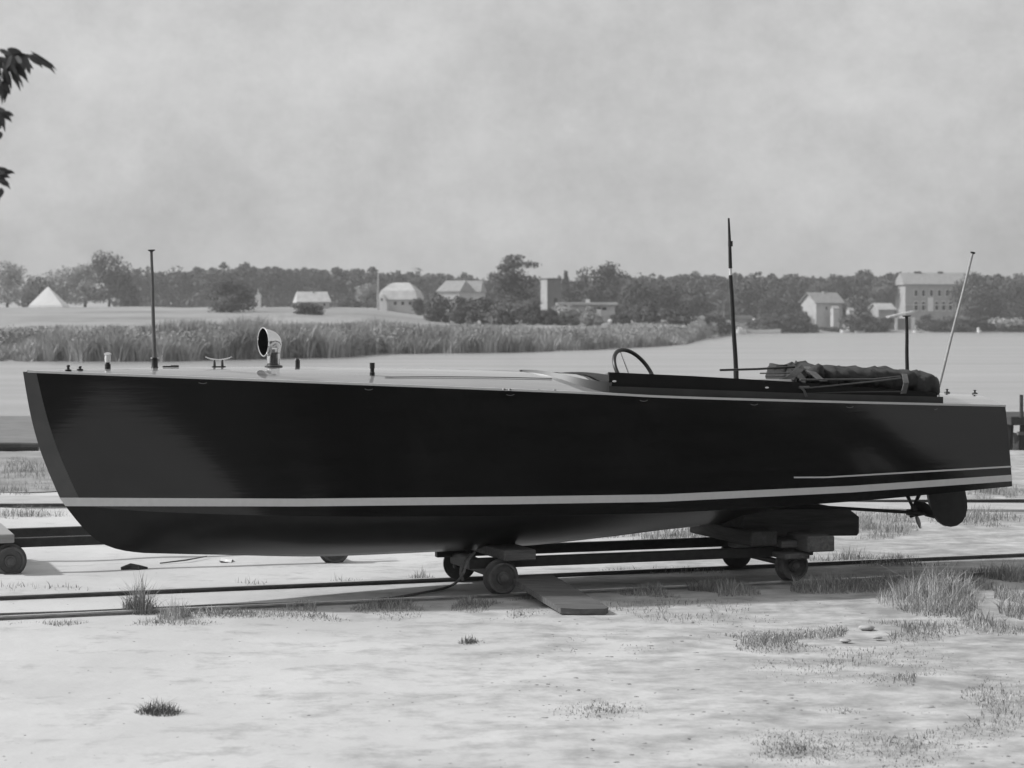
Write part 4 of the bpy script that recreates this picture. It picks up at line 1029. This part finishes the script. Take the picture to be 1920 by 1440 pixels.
rud = [(1739, 915), (1742, 934), (1746, 952), (1752, 967), (1761, 979), (1772, 986), (1783, 988), (1794, 986), (1804, 979), (1811, 967), (1814, 952), (1813, 936), (1809, 915)]
m_ = MB(); pl = [wb(pb(a, b, -.018)) for a, b in rud]; m_.prism(pl, MBt.to_3x3()@Vector((0, .036, 0))); m_.build('rudder', M['prop'], boat)
m_ = MB(); m_.tube([U(1735, 964, .02), U(1752, 968, .02)], .02, 8); m_.tube([U(1768, 900, 0), U(1768, 918, 0)], .03, 10); m_.build('rudder_post', M['prop'], boat, smooth=True)

# ------------------------------------------------------------------ TROLLEYS
WR = .130; GA = .585
def make_trolley(label, u0, u1, front_m, cross_u, group, RH=.035):
    c = TR((u0+u1)/2, 0); r = thing('rail_trolley', label, 'trolley', c, THETA, group); rot = Matrix.Rotation(THETA, 3, 'Z')
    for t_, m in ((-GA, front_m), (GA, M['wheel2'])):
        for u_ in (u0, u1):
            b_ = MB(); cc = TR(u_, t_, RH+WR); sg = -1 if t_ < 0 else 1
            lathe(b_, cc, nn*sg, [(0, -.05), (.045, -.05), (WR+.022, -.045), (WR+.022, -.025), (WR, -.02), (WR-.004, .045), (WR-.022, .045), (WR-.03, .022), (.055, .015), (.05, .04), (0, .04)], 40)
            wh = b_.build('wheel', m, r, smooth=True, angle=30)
            b_ = MB(); lathe(b_, cc, nn*sg, [(0, .04), (.035, .04), (.032, .062), (.018, .066), (0, .066)], 18); b_.build('hub_cap', m, wh, smooth=True, angle=30, root=r)
            b_ = MB(); b_.box(TR(u_, t_-sg*.10, RH+WR+.02), (.16, .05, .12), rot, bev=.01); b_.build('axle_box', M['iron'], r)
    for u_ in (u0, u1):
        b_ = MB(); b_.tube([TR(u_, -GA+.03, RH+WR), TR(u_, GA-.03, RH+WR)], .026, 12); b_.build('axle', M['iron'], r, smooth=True)
    for t_ in (-GA+.13, GA-.13):
        b_ = MB(); b_.box(TR((u0+u1)/2, t_, .235+.04), (u1-u0+.5, .07, .085), rot, bev=.006); b_.build('side_beam', M['iron'], r)
    return r
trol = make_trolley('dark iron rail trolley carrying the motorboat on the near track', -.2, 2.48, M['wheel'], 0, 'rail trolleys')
rot = Matrix.Rotation(THETA, 3, 'Z')
# front bolster (plank edge seen) and iron cross member are parts of the trolley
b_ = MB(); b_.box(TR(-.07, -.10, .352), (.28, 1.15, .085), rot, bev=.008); fb_ = b_.build('front_bolster', M['timber2'], trol)
b_ = MB(); b_.box(TR(2.48, 0, .35), (.26, 1.25, .06), rot, bev=.008); b_.build('rear_bolster', M['timber2'], trol)
b_ = MB(); b_.box(TR(-.26, 0, .22), (.10, 1.0, .10), rot, bev=.01); b_.build('cross_member', M['iron'], trol)
# second trolley, behind on its own line
O1 = O.copy(); O = Vector((-4.55, 19.25, 0))+nn*GA; O = O+e*.02
t2 = make_trolley('empty trolley standing behind the bow, partly out of frame at left', 0, 3.02, M['wheel'], 0, 'rail trolleys', RH=-.004)
b_ = MB(); b_.box(TR(-.10, -.12, .335), (.26, 1.1, .08), rot, bev=.008); tag(b_.build('front_bolster', M['paleboard'], t2), 'pale bolster board')
O = O1
# blocks under the after hull
def timber(name, label, cat, c, size, yaw, m, pitch=0.0, roll=0.0, group=None, bev=.01, chamfer=None):
    rot_ = (Matrix.Rotation(yaw, 3, 'Z')@Matrix.Rotation(pitch, 3, 'Y')@Matrix.Rotation(roll, 3, 'X'))
    b_ = MB(); b_.box((0, 0, 0), size, None, bev=bev)
    if chamfer:
        b_ = MB(); l2, w2_, h2 = size[0]/2, size[1]/2, size[2]/2; cfx, cfz = chamfer
        b_.prism([(-l2, -w2_, -h2), (l2-cfx*.2, -w2_, -h2), (l2, -w2_, -h2+cfz*.3), (l2, -w2_, h2-cfz), (l2-cfx, -w2_, h2), (-l2+.02, -w2_, h2)], (0, 2*w2_, 0))
    o = b_.build(name, m); o.matrix_basis = Matrix.Translation(c)@rot_.to_4x4(); return tag(o, label, cat, group)
TB = 'timbers stacked on the trolley under the stern'
pc = TR(2.62, 0, 0)
def at(px, py, t_):   # world point on the track-parallel plane t
    d = Vector(((px-CX)/F, 1, -(py-YH)/F)); o_ = Vector((0, 0, H)); s_ = (t_-(o_-O).dot(nn))/d.dot(nn); return o_+d*s_
PERP = THETA-math.pi/2    # timber long axis pointing towards the camera
c1 = at(1520, 1016, -.62)
timber('timber_beam', 'squared beam end sticking out above the rear wheel, right one of the lower pair', 'timber', (c1+TR(0, .55)-TR(0, 0))+Vector((0, 0, 0)), (1.5, .26, .135), PERP, M['timber2'], group=TB).rotation_euler
c2 = at(1500, 1033, -.60)
timber('timber_plank', 'thinner plank under the squared beams, resting on the trolley', 'timber', (c2+TR(0, .5)-TR(0, 0))+Vector((-.1, 0, -.03)), (1.35, .24, .05), PERP, M['timber2'], group=TB)
c3 = at(1400, 1003, -.3)
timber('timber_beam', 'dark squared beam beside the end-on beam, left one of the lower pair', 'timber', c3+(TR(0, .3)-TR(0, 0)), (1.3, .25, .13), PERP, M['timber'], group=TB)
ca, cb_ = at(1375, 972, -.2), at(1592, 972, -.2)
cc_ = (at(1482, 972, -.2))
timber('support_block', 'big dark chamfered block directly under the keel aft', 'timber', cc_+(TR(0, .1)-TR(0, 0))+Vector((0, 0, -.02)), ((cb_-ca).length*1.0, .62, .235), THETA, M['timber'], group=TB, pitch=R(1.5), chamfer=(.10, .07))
# leaning plank on the ground
pe = G(1098, 1151, .012); pa = Vector((.15, 17.87, .12)); ax = (pe-pa); ln = ax.length
side_ = Vector((-ax.y, ax.x, 0)).normalized(); xa = ax.normalized(); up_ = xa.cross(side_)*1.0
if up_.z < 0: up_ = -up_
o = MB(); o.prism([pa-side_*.19, pe-side_*.19-xa*.05, pe-side_*.06+xa*.02, pe+side_*.14+xa*.05, pe+side_*.19, pa+side_*.19], up_*.045); o = o.build('plank', M['plank'])
tag(o, 'loose grey plank leaning from the front wheel down onto the sand', 'plank')

# ------------------------------------------------------------------ rails
def rail(name, label, pts, hd_=.05, wd=.05, foot_=.10, group='rails in the yard', m=None):
    """flat-bottomed rail: foot, web and head swept along the line"""
    prof = [(-foot_/2, 0), (-foot_/2, .008), (-.008, .014), (-.008, hd_-.016), (-wd/2, hd_-.012), (-wd/2, hd_), (wd/2, hd_), (wd/2, hd_-.012), (.008, hd_-.016), (.008, .014), (foot_/2, .008), (foot_/2, 0)]
    mb = MB(); rows = []
    pts = catmull([Vector(p) for p in pts], 10)
    for i, p in enumerate(pts):
        d = (pts[min(i+1, len(pts)-1)]-pts[max(0, i-1)]).normalized(); sd_ = Vector((-d.y, d.x, 0)).normalized()
        rows.append([p+sd_*a+Vector((0, 0, b)) for a, b in prof])
    mb.grid(rows, 0, True); hi = {}
    n_ = 12
    for i in range(len(rows)-1):
        mb.m[i*n_+5] = 1
    o = mb.build(name, [m or M['rail'], M['railtop']]); return tag(o, label, 'rail', group)
def line(t_, n=8, u0=-16, u1=22, z=0.0, bend=0.0): return [TR(u0+(u1-u0)*i/n, t_+bend*((u0+(u1-u0)*i/n)/10)**2, z) for i in range(n+1)]
rail('rail', 'nearest rail, its pale head half buried in the sand', line(-GA, z=-.018), m=mat('pale_rail', .34, .7, .4, 6, stretch=(.4, 3, 3)))
rail('rail', 'dark rail under the hull, second from the camera', line(GA-.0, z=-.014, bend=.10))
rail('rail', 'thin dark rail along the far side of the yard', [G(-500, 952, 0), G(0, 951.5), G(900, 948), G(1700, 944), G(2500, 941)], hd_=.05)
b_ = MB()
pA_ = [G(-500, 932), G(0, 933), G(900, 938), G(1650, 946), G(2500, 951)]; pB_ = [G(-500, 945), G(0, 946), G(900, 949.5), G(1650, 955), G(2500, 960)]
tp = Vector((0, 0, .03)); b_.grid([[p_-Vector((0, 0, .05)) for p_ in pA_], [p_+tp for p_ in pA_], [p_+tp-Vector((0, .25, 0)) for p_ in pB_], [p_-Vector((0, .25, .05)) for p_ in pB_]])
tag(b_.build('concrete_path', M['concrete']), kind='structure')
b_ = MB(); b_.tube([G(-200, 838, .08), G(0, 838.5, .08), G(40, 838, .08), G(72, 838, .08)], [.07, .08, .075, .07], 8)
tag(b_.build('log', M['jetty']), 'thin dark log lying at the water edge left of the bow', 'log')
# rope from the trolley
pts = [at(890, 1036, -.5), at(878, 1050, -.66), at(872, 1066, -.72), at(866, 1080, -.72), G(846, 1098, .03), G(800, 1110, .015), G(700, 1125, .01), G(560, 1131, .01), G(420, 1135, .01), G(300, 1140, .01), G(150, 1147, .01), G(0, 1152, .01), G(-150, 1158, .01)]
b_ = MB(); b_.tube(catmull(pts, 8), .011, 8); tag(b_.build('rope', M['rope'], smooth=True), 'rope trailing from the trolley front leftwards beside the near rail', 'rope')
b_ = MB(); pts = [at(882, 1040, -.45), at(868, 1058, -.62), at(864, 1074, -.66), at(868, 1088, -.66)]; b_.tube(catmull(pts, 6), .014, 8); tag(b_.build('rope', M['rope'], smooth=True), 'short rope loop hanging at the front wheel of the trolley', 'rope')

# ------------------------------------------------------------------ yard vegetation and litter
rg = random.Random(21); gs = MB()
def patch(px, py, rx, ry, n, h, spread=1.0, mi=None, mb=None, lean=.5, wd=.006):
    if mb is None: n = int(n*1.6)
    for _ in range(n):
        a = rg.uniform(0, 6.28); q_ = rg.random()**.6; x_ = px+rx*q_*math.cos(a); y_ = py+ry*q_*math.sin(a)
        if y_ < 860: continue
        p_ = G(x_, y_); nz_ = noise.noise(Vector((p_.x*2.5, p_.y*1.6, 2)))
        if nz_ < -.12 and mb is None: continue
        p_.z = gz(p_.x, p_.y)-.01
        blade(mb or gs, p_, h*rg.choice((.3, .5, .7, .9, 1.1, 1.5))*rg.uniform(.8, 1.2)*(1.15-.85*q_**1.5), wd*rg.uniform(.6, 1.4), rg, lean, rg.random() < .35 if mi is None else mi, 2)
# turf bands and worn patches, as seen
for a in ((600, 1140, 110, 8, 900, .05), (740, 1137, 110, 9, 1300, .06), (860, 1134, 90, 9, 1000, .06), (1010, 1128, 60, 8, 500, .06), (1240, 1112, 90, 10, 1500, .07), (1350, 1108, 110, 12, 2200, .08), (1560, 1104, 150, 10, 2600, .09), (1740, 1094, 160, 9, 2200, .09), (1880, 1085, 120, 12, 1800, .10),
          (1780, 1125, 120, 32, 3600, .13), (1880, 1150, 90, 40, 2400, .10), (1440, 1200, 130, 26, 2600, .035), (1560, 1190, 120, 22, 1600, .04), (1700, 1180, 150, 22, 1500, .05), (1120, 1330, 120, 26, 1100, .022), (1500, 1400, 150, 40, 2600, .022), (1700, 1390, 160, 60, 2200, .025), (1860, 1330, 110, 70, 1700, .03),
          (1500, 1290, 60, 14, 350, .025), (1570, 1340, 60, 16, 400, .025), (1700, 1280, 90, 18, 500, .03), (400, 1150, 160, 9, 1600, .04), (620, 1152, 200, 12, 1500, .03), (900, 1150, 140, 14, 1300, .03), (1600, 1240, 260, 60, 3000, .022), (1150, 1210, 200, 40, 700, .018), (120, 1172, 120, 7, 400, .035), (300, 1168, 120, 8, 500, .04), (1250, 1140, 260, 18, 900, .035),
          (1640, 985, 90, 26, 2200, .12), (1300, 1005, 120, 10, 1400, .10), (1180, 1012, 100, 8, 900, .08), (1860, 925, 60, 14, 700, .18), (1830, 975, 90, 18, 900, .12), (1600, 1048, 130, 6, 500, .08), (1250, 1072, 160, 5, 500, .05), (1690, 1058, 120, 5, 400, .07),
          (50, 968, 90, 5, 400, .12), (40, 885, 140, 28, 2200, .12), (30, 920, 90, 8, 500, .12), (1300, 1160, 200, 12, 500, .03), (880, 1205, 40, 7, 120, .03), (60, 1105, 300, 6, 120, .05), (450, 1094, 60, 3, 60, .08), (620, 1088, 60, 3, 50, .07), (790, 1083, 30, 3, 60, .07)):
    patch(*a)
tag(gs.build('grass', [M['grass'], M['drygrass']]), 'patchy low grass and weeds growing through the sand of the yard', 'grass', kind='stuff')
def tuft(px, py, rx, ry, n, h, label, m='grass'):
    mb = MB(); patch(px, py, rx, ry, n, h, mb=mb, lean=.6, wd=.0055, mi=0); o = mb.build('grass_tuft', M[m]); return tag(o, label, 'grass tuft', 'grass tufts beside the track')
tuft(264, 1148, 34, 6, 520, .21, 'tall spiky grass tuft in front of the bow by the near rail', 'grass')
tuft(326, 1158, 34, 6, 380, .12, 'lower grass tuft right of the spiky one by the near rail', 'drygrass')
tuft(1745, 1128, 105, 20, 1500, .19, 'large arching grass tuft at right before the stern', 'drygrass')
tuft(1855, 912, 22, 3, 120, .35, 'spindly weed beyond the rudder at the right', 'grass')
mb = MB(); patch(298, 1336, 44, 7, 620, .065, mb=mb, lean=.9, wd=.006, mi=0)
tag(mb.build('weed_clump', M['weed']), 'dark flattened weed clump alone on the sand at lower left', 'plant')
mb = MB(); patch(880, 1204, 22, 5, 200, .05, mb=mb, lean=.6, wd=.006, mi=0)
tag(mb.build('weed_clump', M['weed']), 'small faint weed clump on open sand below the plank', 'plant')
db_ = MB()
for k in range(900):
    px = rg.uniform(0, 1920); py = 1060+380*rg.random()**1.2
    if px < 900 and rg.random() < .6: continue
    if 1120 > py and px > 300: continue
    p_ = G(px, py); s_ = rg.uniform(.003, .013)*(1 if px > 1000 else .6); p_.z = gz(p_.x, p_.y)
    db_.ball(p_, (s_*rg.uniform(.8, 1.8), s_, s_*.45), 6, 4, jit=.6, seed=k)
tag(db_.build('debris', mat('earth_clods', .27, .95, .4, 20), smooth=False), 'scattered clods, bark and pebbles on the sand', 'debris', kind='stuff')
for i, (px, py, s_, v_, lb) in enumerate(((1625, 1178, .05, 'paper', 'pale flat stone, the brightest one right of the worn turf'), (1585, 1202, .035, 'stone', 'small pale stone left below the brightest stone'), (1645, 1196, .03, 'stone', 'small pale stone right below the brightest stone'), (1738, 1328, .04, 'stone', 'pale stone on the sand at lower right'))):
    p_ = G(px, py); b_ = MB(); b_.ball(p_+Vector((0, 0, .004)), (s_*1.2, s_, s_*.4), 12, 8, jit=.25, seed=i); tag(b_.build('stone', mat('pale_stone', .42, .9, .2, 12), smooth=True, angle=60), lb, 'stone', 'pale stones on the sand')
p_ = G(424, 1053); b_ = MB(); rr_ = [[p_+Vector((x*.06, y*.10, .012+.012*math.sin(x*2+y*3))) for x in range(-1, 2)] for y in range(-1, 2)]
b_.grid(rr_); b_.grid([[q_-Vector((0, 0, .004)) for q_ in r_] for r_ in rr_]); tag(b_.build('paper_scrap', M['paper']), 'crumpled white paper scrap on the sand under the bow keel', 'paper')
b_ = MB(); p_ = G(250, 1069); b_.tube([p_+Vector((-.11, 0, .01)), p_+Vector((-.03, .04, .025)), p_+Vector((.05, 0, .02)), p_+Vector((.12, .05, .012))], [.02, .035, .03, .012], 7); tag(b_.build('wood_scrap', M['timber']), 'dark piece of driftwood on the sand below the forefoot', 'wood')
b_ = MB(); b_.tube([G(300, 1056, .01), G(350, 1050, .02), G(388, 1043, .02)], [.006, .008, .005], 6); tag(b_.build('stick', M['timber2']), 'thin stick lying on the sand under the bow', 'stick')

# ------------------------------------------------------------------ jetty at the right edge
D = 41.0; k = D/F; X_ = lambda px: (px-CX)*k; Z = lambda py: H-(py-YH)*k
jr = thing('jetty', 'dark timber jetty at the right edge beyond the stern', 'jetty', (X_(1925), D, WL-.3))
b_ = MB(); b_.box((X_(1950), D+.6, Z(787)), (132*k, 2.2, 16*k), bev=.01); b_.build('walkway', M['jetty'], jr)
b_ = MB(); b_.box((X_(1950), D-.3, Z(811)), (98*k, .12, 6*k)); b_.build('stringer', M['timber2'], jr)
for px, tp in ((1893, 737), (1905, 745)):
    b_ = MB(); b_.tube([(X_(px), D-.95, Z(779)), (X_(px), D-.95, Z(tp))], .035, 8); b_.build('post', M['timber'], jr, smooth=True)
for px in (1898, 1925, 1960):
    b_ = MB(); b_.tube([(X_(px), D+.5, WL-.5), (X_(px), D+.2, Z(790))], .08, 8); b_.build('pile', M['jetty'], jr, smooth=True)
p_ = Vector(((1965-CX)/F*43.5, 43.5, WL)); r = thing('rowing_boat', 'dark rowing boat lying under the jetty at the right edge', 'boat', p_); rows = []
for i in range(11):
    s_ = i/10*2-1; bw_ = .55*(1-abs(s_)**2.6)+.02; rows.append([p_+Vector((s_*.72, y*bw_, z)) for y, z in ((-1, .33+.08*s_*s_), (-.75, .05), (0, -.05), (.75, .05), (1, .33+.08*s_*s_), (0, .12))])
b_ = MB(); b_.grid(rows, closed=True); b_.build('hull', M['timber'], r, smooth=True)
b_ = MB(); b_.box(p_+Vector((0, 0, .28)), (.2, .95, .03)); b_.build('thwart', M['timber2'], r)

# ------------------------------------------------------------------ near tree, whose leaves hang in at the left edge; trees behind the camera
def leaf(mb, p, d, ln, wd, rg):
    d = d.normalized(); s_ = d.cross(Vector((rg.gauss(0, .5), -1, rg.gauss(0, .5)))).normalized(); n_ = s_.cross(d)
    q = [(-.0, 0), (.25, .42), (.55, .5), (.82, .28), (1, 0)]
    vs = [p]+[p+d*ln*a+s_*wd*b+n_*ln*.06*math.sin(a*3) for a, b in q[1:4]]+[p+d*ln-Vector((0, 0, ln*.1))]+[p+d*ln*a-s_*wd*b+n_*ln*.06*math.sin(a*3) for a, b in reversed(q[1:4])]
    mb.add(vs, [tuple(range(8))])
rg = random.Random(77); YT = 9.0
nt_ = thing('overhanging_tree', 'near tree at the left edge whose compound leaves hang into the sky', 'tree', (-6.0, 8.4, 0))
b_ = MB(); b_.tube([(-6.0, 8.4, -.1), (-5.95, 8.42, .3), (-5.95, 8.45, 1.6), (-5.8, 8.55, 3.4), (-5.75, 8.7, 5.0), (-5.6, 8.8, 6.4)], [.3, .21, .18, .15, .10, .04], 14); b_.build('trunk', M['bark'], nt_, smooth=True)
b_ = MB(); lb_ = MB()
def W(px, py, Y=YT): return P(px, py, Y)
sprays = [((-120, 110), (0, 118), 6), ((-60, 96), (38, 104), 7), ((-80, 140), (10, 150), 8), ((-70, 195), (-5, 212), 6), ((-90, 320), (-12, 325), 6), ((-80, 345), (-20, 352), 5), ((-100, 60), (-20, 90), 5)]
for (a, b, n_) in sprays:
    p0, p1 = W(*a), W(*b); base = Vector((-5.78, 8.6, 3.9+.2*a[1]/100)); top_ = base.lerp(p0, .55)+Vector((0, 0, .75)); pl_ = catmull([base, top_, p0+Vector((-.02, 0, .03)), p1], 6); b_.tube(pl_, [.028*(1-i_/len(pl_))+.003 for i_ in range(len(pl_))], 6)
    for j in range(n_*2):
        q_ = rg.random()**.6; c_ = p0.lerp(p1, q_)+Vector((rg.gauss(0, .012), rg.gauss(0, .06), rg.gauss(0, .012)))
        ang = R(rg.uniform(-115, 5)); leaf(lb_, c_, Vector((math.cos(ang), rg.gauss(0, .35), math.sin(ang))), rg.uniform(.055, .09), rg.uniform(.018, .027), rg)
for (px, py, ang, ln) in ((52, 98, -40, 70), (44, 100, -75, 45), (38, 103, -110, 40), (14, 120, -60, 66), (6, 125, -80, 56), (0, 130, -100, 55), (20, 112, -50, 60), (0, 112, -30, 50), (10, 96, -20, 52), (-8, 150, -70, 44), (4, 154, -60, 44), (-4, 208, -15, 40), (-10, 214, -40, 40), (-4, 216, -60, 36), (-10, 322, -5, 42), (-10, 330, -35, 42), (-14, 336, -65, 40), (-8, 330, -20, 36), (-3, 352, -90, 26), (-3, 246, -85, 26)):
    for q_ in range(3):
        a = R(ang+rg.uniform(-8, 8)); leaf(lb_, W(px+rg.uniform(-6, 6), py+rg.uniform(-5, 5)), Vector((math.cos(a), rg.gauss(0, .15), math.sin(a))), ln/F*YT*rg.uniform(.55, .85), .024, rg)
# the rest of the crown, outside the picture
for k in range(90):
    z0 = rg.uniform(3.2, 6.3); a_ = rg.uniform(0, 6.28); ln = rg.uniform(.9, 1.9)*(1.15-.12*(z0-3)); base = Vector((-5.78+.03*(z0-4), 8.6, z0))
    tipp = base+Vector((math.cos(a_)*ln, math.sin(a_)*ln, rg.uniform(-.1, .9)))
    while tipp.x > -.24*tipp.y-1.1: tipp.x -= .3
    pl_ = [base, base.lerp(tipp, .5)+Vector((0, 0, .18)), tipp, tipp+(tipp-base)*.12-Vector((0, 0, .25))]; pl_ = catmull(pl_, 5)
    b_.tube(pl_, [.022*(1-i_/len(pl_))+.003 for i_ in range(len(pl_))], 5)
    for q_ in range(34):
        c_ = pl_[rg.randrange(5, len(pl_))]; leaf(lb_, c_+Vector((rg.gauss(0, .03), rg.gauss(0, .03), rg.gauss(0, .02))), Vector((rg.gauss(0, 1), rg.gauss(0, 1), rg.uniform(-1.2, .3))), rg.uniform(.09, .15), .036, rg)
b_.build('branch', M['bark'], nt_, smooth=True); lb_.build('foliage', M['leafnear'], nt_)
BT = [(-11, -15, 13, 12), (-19, -11, 13, 12), (-27, -6, 12, 11), (-6, -6, 4, 8), (-12, -4, 4, 8), (-3, -14, 13, 12), (6, -13, 13, 12), (14, -12, 14, 12), (21, -9, 13, 11), (26, -5, 11, 9), (3, -9, 4, 9), (11, -8, 4.5, 9), (18, -6, 4.5, 9), (24, -3, 4, 7), (29, -1, 7.4, 10), (34, 3, 6.6, 10), (38, 8, 6.1, 10), (4.5, 4.5, 1.6, 4), (8, 4, 1.7, 4.5), (11.5, 5, 1.6, 4), (14.5, 8, 1.7, 4.5), (17, 11, 1.7, 4), (19.5, 14.5, 1.6, 4)]  # unseen; left trees, left bushes and near shrub row added to darken hull reflections
BL = ['dark tree behind the photographer, second to the left of the bow tree', 'dark tree at the left rear, third from the bow tree', 'leftmost dark tree behind the yard', 'broad bush behind the photographer on the left', 'leftmost broad bush behind the photographer', 'dark tree behind the photographer, mirrored in the bow', 'dark tree behind the photographer, left of the middle of its row', 'dark tree mirrored in the hull amidships', 'dark tree mirrored in the hull ahead of the bright stern patch', 'lowest of the five trees behind the photographer, at the end of the row', 'broad bush straight behind the photographer', 'broad bush second to the right behind the photographer', 'broad bush third to the right behind the photographer', 'bush before the end of the row of trees behind the yard', 'small tree mirrored along the edge of the bright stern reflection', 'smaller tree at the right rear of the yard', 'smallest tree at the far right of the yard', 'first shrub of the near row right of the photographer', 'second shrub of the near row right of the photographer', 'third shrub of the near row right of the photographer', 'fourth shrub of the near row, level with the foreground', 'fifth shrub of the near row, right of the picture', 'last shrub of the near row, right of the stern']
for i, (x, y, h_, w_) in enumerate(BT):
    a, b2 = tree_data('round' if h_ > 6 else 'bush', i % (4 if h_ > 6 else 3)); r = bpy.data.objects.new('broadleaf_tree' if h_ > 6 else 'bush', None); C.objects.link(r); r.location = (x, y, -.05); r.scale = (w_, w_, h_); r.rotation_euler = (0, 0, i*2.1)
    tag(r, BL[i], 'tree' if h_ > 6 else 'bush', 'trees and bushes behind the photographer')
    for me, nm, mm in ((a, 'crown', LD), (b2, 'trunk', M['bark'])):
        me2 = LIB.get((id(me), mm.name))
        if me2 is None: me2 = me.copy(); me2.materials.append(mm); LIB[(id(me), mm.name)] = me2
        o = bpy.data.objects.new(nm, me2); C.objects.link(o); o.parent = r

# ------------------------------------------------------------------ haze
hz = MB(); hz.box((0, 640, 12.5), (1900, 1500, 29))
hm = bpy.data.materials.new('haze_air'); hm.use_nodes = True; t = hm.node_tree; t.nodes.clear()
o_ = t.nodes.new('ShaderNodeOutputMaterial'); v_ = t.nodes.new('ShaderNodeVolumePrincipled')
v_.inputs['Color'].default_value = (.95, .95, .95, 1); v_.inputs['Density'].default_value = 0.00045; v_.inputs['Anisotropy'].default_value = 0.3
t.links.new(v_.outputs[0], o_.inputs['Volume'])
tag(hz.build('haze', hm), 'thin summer haze over the lake', 'haze', kind='stuff')
